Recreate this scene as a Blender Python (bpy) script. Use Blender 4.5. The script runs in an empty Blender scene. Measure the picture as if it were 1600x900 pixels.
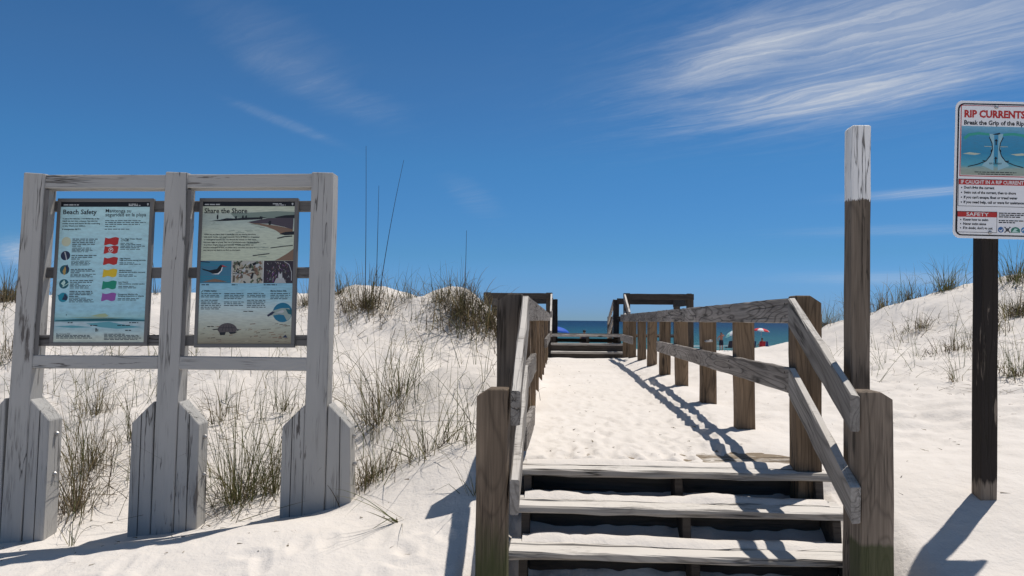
import bpy, bmesh, math, random
import numpy as np
from mathutils import Vector, Matrix
rng = np.random.default_rng(7); random.seed(7)
S = bpy.context.scene; COL = S.collection
R = math.radians
# ------------------------------------------------------------------ camera
E = 1.5                                        # eye height above the sand at the foot of the steps
F = 1200.0                                     # focal length for a 1600 px wide frame
YAW, PITCH, ROLL = math.atan(73/F), math.atan(50/F), R(0.5)
fw = Vector((-math.sin(YAW)*math.cos(PITCH), math.cos(YAW)*math.cos(PITCH), math.sin(PITCH)))
r0 = Vector((math.cos(YAW), math.sin(YAW), 0)); u0 = r0.cross(fw)
rc = r0*math.cos(ROLL) + u0*math.sin(ROLL); uc = u0*math.cos(ROLL) - r0*math.sin(ROLL)
EYE = Vector((0, 0, E))
cam = bpy.data.objects.new('camera', bpy.data.cameras.new('camera')); COL.objects.link(cam)
cam.data.lens = 27; cam.data.sensor_width = 36; cam.data.clip_start = .05; cam.data.clip_end = 60000
cam.matrix_world = Matrix((( rc.x, uc.x, -fw.x, 0), (rc.y, uc.y, -fw.y, 0), (rc.z, uc.z, -fw.z, E), (0, 0, 0, 1)))
S.camera = cam
fh = Vector((-math.sin(YAW), math.cos(YAW), 0))   # level forward
def P(px, py, d):                                 # a point seen at a photo pixel, d metres away
    v = fw + rc*((px-800)/F) - uc*((py-450)/F)
    return EYE + v*d
# ------------------------------------------------------------------ light
SUN_EL, SUN_AZ = 68.5, 50.0                       # azimuth from +Y towards +X
S.view_settings.view_transform = 'Standard'; S.view_settings.look = 'None'
S.view_settings.exposure = 0.0; S.view_settings.gamma = 1
sun = bpy.data.objects.new('sun', bpy.data.lights.new('sun', 'SUN')); COL.objects.link(sun)
sun.data.energy = 4.0; sun.data.angle = R(.53); sun.data.color = (1, .94, .86)
sd = Vector((math.sin(R(SUN_AZ))*math.cos(R(SUN_EL)), math.cos(R(SUN_AZ))*math.cos(R(SUN_EL)), math.sin(R(SUN_EL))))
sun.rotation_euler = sd.to_track_quat('Z', 'Y').to_euler()

class NT:                                         # short-hand for node trees
    def __init__(s, t): s.t = t; s.n = t.nodes; s.l = t.links
    def new(s, ty, **kw):
        n = s.n.new(ty)
        for k, v in kw.items(): setattr(n, k, v)
        return n
    def put(s, sock, v):
        if v is None: return
        if isinstance(v, bpy.types.NodeSocket): s.l.new(v, sock)
        else: sock.default_value = v
    def m(s, op, a, b=None, c=None, clamp=False):
        n = s.new('ShaderNodeMath', operation=op, use_clamp=clamp)
        for i, v in enumerate((a, b, c)): s.put(n.inputs[i], v)
        return n.outputs[0]
    def vm(s, op, a, b=None):
        n = s.new('ShaderNodeVectorMath', operation=op); s.put(n.inputs[0], a); s.put(n.inputs[1], b)
        return n.outputs[0]
    def mix(s, f, a, b, mode='MIX'):
        n = s.new('ShaderNodeMix', data_type='RGBA', blend_type=mode)
        s.put(n.inputs[0], f); s.put(n.inputs[6], c4(a)); s.put(n.inputs[7], c4(b)); return n.outputs[2]
    def noise(s, vec, scale, detail=4, rough=.55, dist=0):
        n = s.new('ShaderNodeTexNoise'); s.put(n.inputs['Vector'], vec)
        n.inputs['Scale'].default_value = scale; n.inputs['Detail'].default_value = detail
        n.inputs['Roughness'].default_value = rough; n.inputs['Distortion'].default_value = dist
        return n.outputs[0]
    def ramp(s, f, a, b):                          # linear 0..1 between a and b
        n = s.new('ShaderNodeMapRange'); n.clamp = True; s.put(n.inputs[0], f)
        s.put(n.inputs[1], a); s.put(n.inputs[2], b); return n.outputs[0]
    def scale(s, vec, sc): return s.vm('MULTIPLY', vec, sc)
    def xyz(s, vec):
        n = s.new('ShaderNodeSeparateXYZ'); s.put(n.inputs[0], vec); return n.outputs
    def comb(s, x, y, z):
        n = s.new('ShaderNodeCombineXYZ'); s.put(n.inputs[0], x); s.put(n.inputs[1], y); s.put(n.inputs[2], z); return n.outputs[0]
    def stops(s, f, pts):
        n = s.new('ShaderNodeValToRGB'); s.put(n.inputs[0], f); el = n.color_ramp.elements
        while len(el) < len(pts): el.new(.5)
        for e, (p, c) in zip(el, pts): e.position = p; e.color = c4(c)
        return n.outputs[0]
def c4(c):
    return (*c, 1) if isinstance(c, tuple) and len(c) == 3 else c

W = bpy.data.worlds.new('World'); S.world = W; W.use_nodes = True
w = NT(W.node_tree); bg = w.n['Background']
sky = w.new('ShaderNodeTexSky', sky_type='NISHITA'); sky.sun_disc = False
sky.sun_elevation = R(SUN_EL); sky.sun_rotation = R(SUN_AZ); sky.altitude = 0
sky.air_density = 1.0; sky.dust_density = .0; sky.ozone_density = 2.0
SKY = .062
d_ = w.new('ShaderNodeTexCoord').outputs['Generated']
dx, dy, dz = w.xyz(d_)
dyc = w.m('MAXIMUM', dy, .05)
az, el_ = w.m('DIVIDE', dx, dyc), w.m('DIVIDE', dz, dyc)
zc = w.m('MAXIMUM', dz, .02)
u_, v_ = w.m('DIVIDE', dx, zc), w.m('DIVIDE', dy, zc)      # where the ray meets a high flat layer
along = w.m('SUBTRACT', w.m('MULTIPLY', u_, .77), w.m('MULTIPLY', v_, .64))
across = w.m('ADD', w.m('MULTIPLY', u_, .64), w.m('MULTIPLY', v_, .77))
warp = w.noise(w.comb(w.m('MULTIPLY', along, .6), w.m('MULTIPLY', across, .8), 3.1), 1.0, 3)
acw = w.m('ADD', across, w.m('MULTIPLY', warp, .55))
fib = w.noise(w.comb(w.m('MULTIPLY', along, .55), w.m('MULTIPLY', acw, 3.2), 0), 1.0, 8, .62)
fin = w.noise(w.comb(w.m('MULTIPLY', along, 1.7), w.m('MULTIPLY', acw, 9.0), 4), 1.0, 10, .68, .9)
iso = w.noise(w.comb(w.m('MULTIPLY', along, 2.2), w.m('MULTIPLY', acw, 3.4), 9), 1.0, 8, .62, .6)
brk = w.noise(w.comb(w.m('MULTIPLY', along, 6.5), w.m('MULTIPLY', acw, 13.0), 2), 1.0, 6, .65, .5)
tex = w.m('ADD', w.m('ADD', w.m('MULTIPLY', fib, .40), w.m('MULTIPLY', fin, .34)), w.m('ADD', w.m('MULTIPLY', iso, .24), w.m('MULTIPLY', brk, .16)))
fil = w.noise(w.comb(w.m('MULTIPLY', along, 1.1), w.m('MULTIPLY', w.m('ADD', acw, w.m('MULTIPLY', iso, .2)), 14.0), 6), 1.0, 8, .62, .35)
def blob(a0, e0, ra, re, rot, lo, hi, amp):         # one patch of cirrus, placed by its direction in the sky
    da, de = w.m('SUBTRACT', az, a0), w.m('SUBTRACT', el_, e0); c, s_ = math.cos(rot), math.sin(rot)
    p = w.m('DIVIDE', w.m('ADD', w.m('MULTIPLY', da, c), w.m('MULTIPLY', de, s_)), ra)
    q = w.m('DIVIDE', w.m('SUBTRACT', w.m('MULTIPLY', de, c), w.m('MULTIPLY', da, s_)), re)
    r2 = w.m('ADD', w.m('MULTIPLY', p, p), w.m('MULTIPLY', q, q))
    g = w.m('EXPONENT', w.m('MULTIPLY', r2, -1.0))
    t = w.ramp(w.m('ADD', tex, w.m('MULTIPLY', w.m('SUBTRACT', g, .5), .45)), lo, hi)
    t = w.m('MULTIPLY', t, w.m('ADD', .52, w.m('MULTIPLY', w.ramp(fil, .40, .70), .62)))
    return w.m('MULTIPLY', w.m('MULTIPLY', t, w.m('MINIMUM', w.m('MULTIPLY', g, 1.6), 1.0)), amp)
def sk(px, py): return ((px-873)/F, (500-py)/F)
cl = None
for px, py, ra, re, rot, lo, hi, amp in [
        (1330, 75, .27, .09, .14, .36, 1.0, .62), (1300, 152, .18, .026, .16, .38, .76, .66), (1160, 90, .13, .03, .35, .42, .85, .30),
        (1500, 20, .26, .08, .1, .36, .92, .42), (1130, 70, .15, .05, .5, .44, .95, .22),
        (430, 185, .085, .008, -.38, .38, .9, .15), (400, 45, .16, .05, -.5, .46, 1.0, .10),
        (735, 305, .05, .022, -.6, .44, .95, .10), (1430, 300, .09, .006, .08, .3, .75, .42),
        (0, 398, .035, .018, -.1, .25, .7, .5), (1420, 432, .16, .009, .0, .3, .8, .3),
        (1400, 358, .16, .008, .03, .4, .8, .16), (480, 125, .14, .03, -.4, .45, .9, .13)]:
    a0, e0 = sk(px, py); b = blob(a0, e0, ra, re, rot, lo, hi, amp)
    cl = b if cl is None else w.m('ADD', cl, b, clamp=True)
front = w.ramp(dy, .05, .25)
hs = w.new('ShaderNodeHueSaturation'); w.put(hs.inputs['Color'], sky.outputs[0]); hs.inputs['Saturation'].default_value = 1.3
cov = w.m('MULTIPLY', cl, front)
tint = w.stops(w.ramp(dz, 0, .5), [(.034, (.345, .69, 1.13)), (.166, (.39, .78, .87)), (.4, (.61, 1.0, .86)), (.62, (.88, 1.05, .80)), (1, (.9, 1.03, .75))])
low = w.mix(1.0, w.mix(1.0, hs.outputs[0], tint, 'MULTIPLY'), (1.04, 1.02, 1.52), 'MULTIPLY')
skc = w.mix(w.ramp(dz, .42, .75), low, w.mix(1.0, sky.outputs[0], (1.2, 1.0, .78), 'MULTIPLY'))
w.put(bg.inputs['Color'], w.mix(cov, skc, (9.6, 10.2, 11.2)))
bg.inputs['Strength'].default_value = SKY

# ------------------------------------------------------------------ object helpers
def link(o, parent=None):
    COL.objects.link(o)
    if parent is not None: o.parent = parent
    return o
def tag(o, label=None, cat=None, group=None, kind=None):
    if label: o['label'] = label
    if cat: o['category'] = cat
    if group: o['group'] = group
    if kind: o['kind'] = kind
    return o
WM = {}                                               # where every object stands in the world
def empty(name, loc, label, cat, group=None):
    o = bpy.data.objects.new(name, None); o.location = loc; o.empty_display_size = .1
    WM[o.name] = Matrix.Translation(loc); return tag(link(o), label, cat, group)
def obj(name, bm, mats, parent=None, M=None, smooth=False):
    me = bpy.data.meshes.new(name)
    if isinstance(bm, tuple): me.from_pydata(*bm); me.update()
    else: bm.to_mesh(me); bm.free()
    for m in (mats if isinstance(mats, (list, tuple)) else [mats]): me.materials.append(m)
    if smooth: me.polygons.foreach_set('use_smooth', [True]*len(me.polygons))
    o = bpy.data.objects.new(name, me); link(o, parent)
    M = M or Matrix.Identity(4); WM[o.name] = M
    o.matrix_basis = WM[parent.name].inverted() @ M if parent is not None else M
    return o
def frame(p0, p1, side):                             # local X along p0->p1, local Y along side
    x = (Vector(p1)-Vector(p0)); L = x.length; x.normalize(); y = Vector(side); y = (y - x*y.dot(x)).normalized(); z = x.cross(y)
    return Matrix(((x.x, y.x, z.x, p0[0]), (x.y, y.y, z.y, p0[1]), (x.z, y.z, z.z, p0[2]), (0, 0, 0, 1))), L
def timber_bm(L, wy, hz, ch=.006, jit=.0025, seg=.16, warp=0):
    bm = bmesh.new(); n = max(2, int(L/seg)); a, b = wy/2, hz/2
    prof = [(-a+ch, -b), (a-ch, -b), (a, -b+ch), (a, b-ch), (a-ch, b), (-a+ch, b), (-a, b-ch), (-a, -b+ch)]
    rings = []; wob = [0, 0]
    for i in range(n+1):
        ex = 0 if 0 < i < n else 1
        for cap in ([0] if not ex else [0]):
            x = L*i/n
            ring = []
            for k, (y, z) in enumerate(prof):
                ring.append(bm.verts.new((x, y+random.uniform(-jit, jit)+warp*math.sin(math.pi*i/n), z+random.uniform(-jit, jit))))
            rings.append(ring)
    for r1, r2 in zip(rings, rings[1:]):
        for k in range(8): bm.faces.new((r1[k], r1[(k+1) % 8], r2[(k+1) % 8], r2[k]))
    for ring, s in ((rings[0], -1), (rings[-1], 1)):
        c = [bm.verts.new((v.co.x+s*ch*.8, v.co.y*(1-ch*1.1/a), v.co.z*(1-ch*1.1/b))) for v in ring]
        for k in range(8):
            f = (ring[k], c[k], c[(k+1) % 8], ring[(k+1) % 8]); bm.faces.new(f if s > 0 else f[::-1])
        bm.faces.new(c if s > 0 else c[::-1])
    bmesh.ops.recalc_face_normals(bm, faces=bm.faces)
    return bm
def cut(bm, co, no):
    g = bmesh.ops.bisect_plane(bm, geom=bm.verts[:]+bm.edges[:]+bm.faces[:], plane_co=co, plane_no=no, clear_outer=True)
    ed = [e for e in g['geom_cut'] if isinstance(e, bmesh.types.BMEdge)]
    bmesh.ops.edgeloop_fill(bm, edges=ed)
def timber(name, p0, p1, wy, hz, side, mat, parent=None, cuts=(), **kw):
    M, L = frame(p0, p1, side); bm = timber_bm(L, wy, hz, **kw); Mi = M.inverted()
    for co, no in cuts: cut(bm, Mi @ Vector(co), Mi.to_3x3() @ Vector(no))
    return obj(name, bm, mat, parent, M)
def prism_bm(poly, d, bev=.004):                      # poly: front outline, d: extrusion vector
    bm = bmesh.new(); a = [bm.verts.new(p) for p in poly]; b = [bm.verts.new(Vector(p)+d) for p in poly]; n = len(a)
    bm.faces.new(a); bm.faces.new(b[::-1])
    for k in range(n): bm.faces.new((a[k], b[k], b[(k+1) % n], a[(k+1) % n]))
    bmesh.ops.recalc_face_normals(bm, faces=bm.faces)
    if bev: bmesh.ops.bevel(bm, geom=bm.edges[:], offset=bev, segments=1, affect='EDGES')
    return bm
def tube_bm(pts, rad, n=8, bm=None):
    bm = bm or bmesh.new(); rings = []
    for i, p in enumerate(pts):
        p = Vector(p); t = (Vector(pts[min(i+1, len(pts)-1)])-Vector(pts[max(i-1, 0)])).normalized()
        a = t.orthogonal().normalized(); b = t.cross(a); r = rad[i] if isinstance(rad, (list, tuple)) else rad
        rings.append([bm.verts.new(p+a*math.cos(2*math.pi*k/n)*r+b*math.sin(2*math.pi*k/n)*r) for k in range(n)])
    for r1, r2 in zip(rings, rings[1:]):
        for k in range(n): bm.faces.new((r1[k], r1[(k+1) % n], r2[(k+1) % n], r2[k]))
    bm.faces.new(rings[0][::-1]); bm.faces.new(rings[-1]); return bm

# ------------------------------------------------------------------ materials
def mat(name, fn=None, col=(.5, .5, .5), rough=.6, spec=.3):
    m = bpy.data.materials.new(name); m.use_nodes = True; t = NT(m.node_tree); b = t.n['Principled BSDF']
    b.inputs['Base Color'].default_value = c4(col); b.inputs['Roughness'].default_value = rough
    b.inputs['Specular IOR Level'].default_value = spec
    if fn: fn(t, b)
    return m
def bump(t, b, h, strength, dist):
    n = t.new('ShaderNodeBump'); t.put(n.inputs['Height'], h); n.inputs['Strength'].default_value = strength; n.inputs['Distance'].default_value = dist
    t.l.new(n.outputs[0], b.inputs['Normal'])
def wood_nodes(t, b, light, dark, crack=(.03, .025, .02), paint=None, sand=0, algae=None, mask=None, crackw=.03, ringamt=.5):
    co = t.new('ShaderNodeTexCoord').outputs['Object']; rnd = t.new('ShaderNodeObjectInfo').outputs['Random']
    off = t.comb(t.m('MULTIPLY', rnd, 37.0), t.m('MULTIPLY', rnd, 11.0), t.m('MULTIPLY', rnd, 23.0))
    v = t.vm('ADD', co, off); x, y, z = t.xyz(co)
    fibre = t.noise(t.scale(v, (2.2, 70, 70)), 1, 6, .65)
    broad = t.noise(t.scale(v, (1.1, 7, 7)), 1, 4, .55)
    ringn = t.noise(t.scale(v, (.55, 4.0, 4.0)), 1, 2, .4, .4)
    ring = t.m('ABSOLUTE', t.m('SINE', t.m('MULTIPLY', ringn, 62)))
    ringl = t.m('SUBTRACT', 1, t.ramp(ring, .0, .55))
    cn = t.noise(t.scale(v, (.7, 13, 13)), 1, 5, .5, .3)
    crk = t.m('SUBTRACT', 1, t.ramp(t.m('ABSOLUTE', t.m('SUBTRACT', cn, .5)), .0, crackw))
    gate = t.ramp(t.m('ADD', t.noise(t.scale(v, (1.3, 3, 3)), 1, 2), t.m('MULTIPLY', t.m('SUBTRACT', t.m('FRACT', t.m('MULTIPLY', rnd, 7.3)), .5), .22)), .50, .6)
    crk = t.m('MULTIPLY', crk, gate)
    cn2 = t.noise(t.scale(v, (1.6, 42, 42)), 1, 3, .5, .2)
    crk2 = t.m('MULTIPLY', t.m('SUBTRACT', 1, t.ramp(t.m('ABSOLUTE', t.m('SUBTRACT', cn2, .5)), .0, .03)), t.ramp(t.noise(t.scale(v, (2.1, 5, 5)), 1, 2), .5, .62))
    crk = t.m('MAXIMUM', crk, t.m('MULTIPLY', crk2, .6))
    vo = t.new('ShaderNodeTexVoronoi'); t.put(vo.inputs['Vector'], t.scale(v, (1.7, 5.5, 5.5))); vo.inputs['Scale'].default_value = 1
    knot = t.m('SUBTRACT', 1, t.ramp(vo.outputs['Distance'], .07, .15))
    tone = t.m('ADD', t.m('MULTIPLY', fibre, .55), t.m('MULTIPLY', broad, .6))
    c = t.mix(t.ramp(tone, .38, .80), dark, light)
    c = t.mix(t.m('MULTIPLY', ringl, ringamt), c, t.mix(.6, dark, crack))
    c = t.mix(t.m('MULTIPLY', knot, .8), c, crack)
    # every timber a little different
    c = t.mix(t.m('MULTIPLY', rnd, .38), c, t.mix(.5, dark, light), 'MULTIPLY') if False else c
    hsn = t.new('ShaderNodeHueSaturation'); t.put(hsn.inputs['Color'], c); t.put(hsn.inputs['Value'], t.m('ADD', .8, t.m('MULTIPLY', rnd, .4))); c = hsn.outputs[0]
    peel = None
    if paint:
        pn = t.noise(t.scale(v, (2.6, 24, 24)), 1, 6, .65); gl = t.noise(t.scale(v, (1.2, 3, 3)), 1, 3)
        peel = t.ramp(t.m('ADD', t.m('MULTIPLY', pn, .7), t.m('MULTIPLY', gl, .5)), paint[1], paint[1]+.035)
        pc = t.mix(t.ramp(broad, .3, .7), paint[0], tuple(k*.86 for k in paint[0]))
        pm = t.m('SUBTRACT', 1, peel)
        if mask: pm = t.m('MULTIPLY', pm, mask(t, x, y, z, v))
        c = t.mix(pm, c, pc)
    c = t.mix(t.m('MULTIPLY', crk, .92), c, crack)
    if algae:
        am = t.ramp(t.m('ADD', x, t.m('MULTIPLY', t.noise(t.scale(v, (6, 40, 40)), 1, 5), algae[1])), algae[0]+algae[2], algae[0])
        c = t.mix(t.m('MULTIPLY', am, .75), c, (.045, .06, .018))
    if sand:
        nz = t.xyz(t.new('ShaderNodeNewGeometry').outputs['Normal'])[2]
        pos = t.new('ShaderNodeNewGeometry').outputs['Position']
        sm = t.m('MULTIPLY', t.ramp(nz, .7, .95), t.ramp(t.m('ADD', t.m('MULTIPLY', t.noise(t.scale(pos, (2.2, 5, 3)), 1, 3), .5), t.m('MULTIPLY', t.noise(t.scale(pos, (16, 60, 16)), 1, 5, .65), .5)), .60-sand*.3, .72-sand*.3))
        c = t.mix(t.m('MULTIPLY', sm, .88), c, (.72, .68, .63))
    t.l.new(c, b.inputs['Base Color'])
    h = t.m('SUBTRACT', t.m('ADD', t.m('MULTIPLY', fibre, .5), t.m('MULTIPLY', ringl, -.22)), t.m('MULTIPLY', crk, 1.1))
    bump(t, b, h, .75, .004)
    b.inputs['Roughness'].default_value = .85; b.inputs['Specular IOR Level'].default_value = .2
def wood(name, *a, **k): return mat(name, lambda t, b: wood_nodes(t, b, *a, **k))
M_RAIL = wood('weathered grey rail timber', (.36, .33, .30), (.115, .10, .088), ringamt=.85, sand=.05)
M_POST = wood('brown post timber', (.31, .22, .142), (.095, .064, .04), ringamt=.5)
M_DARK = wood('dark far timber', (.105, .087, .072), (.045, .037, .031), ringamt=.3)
M_NEWEL = wood('newel timber with algae', (.25, .19, .138), (.08, .059, .042), algae=(.80, .25, .2), ringamt=.4)
M_NEWEL2 = wood('newel timber with sharp algae band', (.31, .25, .195), (.11, .087, .068), algae=(.81, .03, .02), ringamt=.4)
M_TREAD = wood('sandy tread timber', (.50, .47, .43), (.28, .25, .22), sand=.82, ringamt=.3)
M_DECK = wood('deck timber', (.36, .29, .21), (.2, .15, .1), sand=.35, ringamt=.3)
M_BOARD = wood('grey painted timber', (.2, .185, .175), (.1, .093, .087), paint=((.435, .428, .412), .715), crackw=.011, ringamt=.2)
M_BAR = mat('grey bar paint darkened for shade', lambda t, b: wood_nodes(t, b, (.2, .19, .185), (.14, .13, .128), paint=((.17, .165, .162), .72), ringamt=.1))  # board grey darkened so the colour carries the shade on bars and cleats
M_POLE = wood('pole timber with white top', (.29, .235, .185), (.095, .075, .058), paint=((.84, .835, .82), .83), ringamt=.35, crackw=.008,
              mask=lambda t, x, y, z, v: t.ramp(t.m('ADD', x, t.m('MULTIPLY', t.noise(t.scale(v, (3, 70, 70)), 1, 4, .7), .075)), 2.442, 2.446))
M_SIGNPOST = wood('black stained post timber', (.27, .225, .18), (.15, .12, .095), paint=((.034, .028, .025), .725), ringamt=.2,
              mask=lambda t, x, y, z, v: t.ramp(t.m('ADD', x, t.m('MULTIPLY', t.noise(t.scale(v, (3, 26, 26)), 1, 3), .2)), .50, .53))
def flat(name, c, rough=.45, spec=.35): return mat(name, None, c, rough, spec)
M_STEEL = mat('galvanised bolt', None, (.42, .41, .4), .4); M_STEEL.node_tree.nodes['Principled BSDF'].inputs['Metallic'].default_value = .8

# ------------------------------------------------------------------ terrain
CP = []                                               # (x, y, z) that the sand passes through
def gp(px, py, d): p = P(px, py, d); CP.append((p.x, p.y, p.z))
def gd(x, y, drop): CP.append((x, y, E-drop))
for a in [(30, 852, 4.85), (240, 838, 4.9), (490, 803, 4.9), (0, 879, 4.35), (150, 862, 4.35), (300, 844, 4.35), (441, 818, 4.45), (0, 905, 4.1), (300, 897, 3.9), (600, 890, 3.8), (715, 890, 3.7),
          (600, 800, 4.6), (545, 786, 4.9), (715, 750, 4.7), (150, 730, 5.9), (150, 600, 7.4), (380, 730, 5.7), (380, 600, 7.1), (600, 700, 5.7),
          (600, 600, 7.0), (600, 520, 8.3), (600, 449, 9.5), (560, 450, 9.5), (535, 455, 9.6), (650, 463, 9.4), (690, 456, 9.2),
          (730, 480, 8.6), (760, 472, 9.0), (740, 600, 6.3), (735, 680, 5.3), (20, 470, 9.6), (240, 463, 9.5), (400, 466, 9.6), (470, 466, 9.6), (-200, 470, 9.8), (-500, 470, 10),
          (-200, 860, 4.9), (-200, 640, 7.2), (-500, 700, 6.5),
          (1539, 783, 4.3), (1460, 840, 4.05), (1440, 890, 3.75), (1600, 800, 4.2), (1580, 885, 3.8), (1410, 885, 3.75), (1420, 700, 5.5), (1300, 640, 7.0), (1450, 620, 7.5),
          (1580, 700, 5.2), (1580, 620, 6.8), (1450, 545, 10), (1380, 550, 11), (1300, 543, 13), (1290, 508, 15), (1420, 470, 13), (1500, 453, 12.5),
          (1590, 434, 12), (1590, 540, 9), (1750, 430, 12), (1800, 560, 8), (1800, 700, 5.2), (1160, 562, 17), (1190, 559, 16.5), (1222, 551, 15.5), (1237, 543, 14.5), (1700, 880, 3.8), (1360, 492, 14), (2200, 450, 12), (2200, 650, 6)]:
    gp(*a)
for a in [(-.35, 12, .5), (-1.2, 13, .2), (-4, 13, .1), (-8, 13, .2), (-1, 16, .75), (-5, 17, .6), (-10, 17, .8), (.7, 20, .95), (.7, 24, 1.6),
          (-6, 24, 1.5), (6, 20, .5), (9, 17, .1), (5, 25, 1.3), (12, 24, .7), (-15, 25, 1.6), (20, 25, 1.2), (2.6, 20, .95), (2.6, 26, 1.7), (3.4, 17, .75),
          (-.5, 4.6, 1.0), (-.6, 6.0, .75), (-.6, 7.5, .5), (-.7, 9, .05), (1.75, 4.6, 1.02), (1.8, 6.2, .87), (1.8, 7.7, .80), (1.8, 9.3, .75), (1.8, 10.8, .70), (1.8, 12.3, .61), (1.9, 14, .6),
          (2.0, 16, .72), (.7, 5.5, .87), (.7, 8, .86), (.7, 12, .86), (.7, 17, .86), (-12, 9, .1), (-12, 5, 1.4), (14, 9, -.1), (14, 5, 1.0),
          (0, 0, 1.52), (0, 2.5, 1.5), (3, 2, 1.42), (-3, 2, 1.5), (6, 0, 1.4), (-6, 0, 1.5), (0, -8, 1.5), (12, -8, 1.5), (-12, -8, 1.5), (0, -30, 1.5), (60, -20, 1.4), (-60, -20, 1.5),
          (40, 10, .6), (-40, 10, .6), (70, 10, .8), (-70, 10, .8)]:
    gd(*a)
for x in (-90, -45, -20, -6, 4, 12, 30, 60, 100):
    for y, dr in ((32, 2.2), (45, 2.6), (60, 2.69), (74, 2.75), (80, 2.9), (95, 3.5), (115, 4.2)): gd(x, y, dr)
CP = np.array(CP)
def kern(r2): return np.sqrt(r2 + .5**2)
_d2 = ((CP[:, None, :2]-CP[None, :, :2])**2).sum(-1); n_ = len(CP)
_A = np.zeros((n_+1, n_+1)); _A[:n_, :n_] = kern(_d2) - np.eye(n_)*.004; _A[:n_, n_] = 1; _A[n_, :n_] = 1
WT = np.linalg.solve(_A, np.append(CP[:, 2], 0))
STRIP_Y = np.array([3.3, 3.7, 4.03, 4.31, 4.59, 4.80, 4.9, 5.5, 7, 9, 12, 16, 17.8, 18.2, 20, 21])
STRIP_D = np.array([1.58, 1.55, 1.48, 1.31, 1.15, 1.05, .868, .866, .863, .862, .86, .86, .86, .9, .98, 1.1])
def sstep(a, b, x): t = np.clip((x-a)/(b-a), 0, 1); return t*t*(3-2*t)
def hbase(x, y):
    x = np.atleast_1d(np.asarray(x, float)); y = np.atleast_1d(np.asarray(y, float)); z = np.empty_like(x)
    for i in range(0, len(x), 20000):
        xs, ys = x[i:i+20000], y[i:i+20000]
        z[i:i+20000] = kern((xs[:, None]-CP[None, :, 0])**2+(ys[:, None]-CP[None, :, 1])**2) @ WT[:n_] + WT[n_]
    ln = sstep(.9, 1.5, x); ramp_r = np.interp(y, [5.0, 6.5, 7.5, 9.3, 12, 14, 16, 17.5], [0, .03, .07, .1, .15, .17, .1, 0])
    s = E - np.interp(y, STRIP_Y, STRIP_D) + ramp_r*ln
    s -= .085*np.exp(-((x-1.22)/.30)**2-((y-5.12)/.24)**2)           # deck boards bared beside the right post
    wl = sstep(-.50, -.22, x)*(1-sstep(1.45, 1.9, x))*sstep(3.2, 3.6, y)*(1-sstep(18.5, 21, y))
    return z*(1-wl)+s*wl
def vnoise(x, y, seed):
    r = np.random.default_rng(seed); T = r.uniform(-1, 1, (256, 256)); xi, yi = np.floor(x).astype(int), np.floor(y).astype(int)
    fx, fy = x-xi, y-yi; fx = fx*fx*(3-2*fx); fy = fy*fy*(3-2*fy)
    g = lambda a, b: T[a % 256, b % 256]
    return (g(xi, yi)*(1-fx)+g(xi+1, yi)*fx)*(1-fy)+(g(xi, yi+1)*(1-fx)+g(xi+1, yi+1)*fx)*fy
def fbm(x, y, seed, o=4):
    z = 0; a = 1
    for k in range(o): z = z+a*vnoise(x*2**k, y*2**k, seed+k); a *= .5
    return z
FOOT = []
for _ in range(1100):
    y = 4.95+rng.random()**1.5*12.5; FOOT.append((rng.uniform(-.1, 1.35), y, rng.normal(0, .35)+(math.pi if rng.random() < .5 else 0), rng.uniform(.6, 1.0)))
for _ in range(110): FOOT.append((rng.uniform(-4.5, -.6), rng.uniform(2.6, 4.3), rng.uniform(0, 6.3), rng.uniform(.7, 1.6)))
for _ in range(60): FOOT.append((rng.uniform(1.9, 5), rng.uniform(2.8, 8), rng.uniform(0, 6.3), rng.uniform(.3, .8)))
FOOT = np.array(FOOT)
def height(x, y):
    z = hbase(x, y); r = np.hypot(x, y)
    under = ((x > -.3) & (x < 1.65) & (y > 3.3) & (y < 4.85))
    onpath = sstep(-.4, -.1, x)*(1-sstep(1.4, 1.8, x))*(y > 4.8)*(y < 18.5)
    dune = sstep(4.8, 6.5, y)*(1-onpath)*(1-sstep(30, 60, y))
    z = z + dune*(.055*fbm(x*.8, y*.8, 11)+.028*fbm(x*3.1, y*3.1, 21, 5)) + (1-dune)*.009*fbm(x*1.7, y*1.7, 31)*(1-under*.5) + under*.018*fbm(x*6, y*6, 77, 3)
    z = z + onpath*(.004*fbm(x*5.5, y*4, 41, 3)) + .002*fbm(x*14, y*14, 51, 2)*(r < 14)
    near = r < 22
    idx = np.nonzero(near & (np.abs(x) < 6))[0]; zz = np.zeros_like(z)
    xs, ys = x[idx], y[idx]; o = np.argsort(ys); ys_s = ys[o]
    for fx, fy, fa, fs in FOOT:
        i0, i1 = np.searchsorted(ys_s, fy-.4), np.searchsorted(ys_s, fy+.4); j = idx[o[i0:i1]]
        px, py = x[j]-fx, y[j]-fy; c, s = math.cos(fa), math.sin(fa); a, b = (px*c+py*s)/.042, (-px*s+py*c)/.095
        q = a*a+b*b; zz[j] += fs*.55*(-.017*np.exp(-q)+.009*np.exp(-(np.sqrt(q)-1.5)**2*4))
    z = z + zz*(1-under)
    rp = sstep(2.0, 2.8, x)*(1-sstep(10, 13, y))*sstep(4.5, 5.5, y)        # wind ripples on the open sand to the right
    ph = (x*.45+y*.9)*2*np.pi/.34+2.2*fbm(x*.9, y*.9, 61, 2)
    z = z + rp*.017*np.sin(ph)*(.5+.5*vnoise(x*.7, y*1.5, 71))
    return z
def gz(x, y): return float(hbase(x, y)[0])
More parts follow.
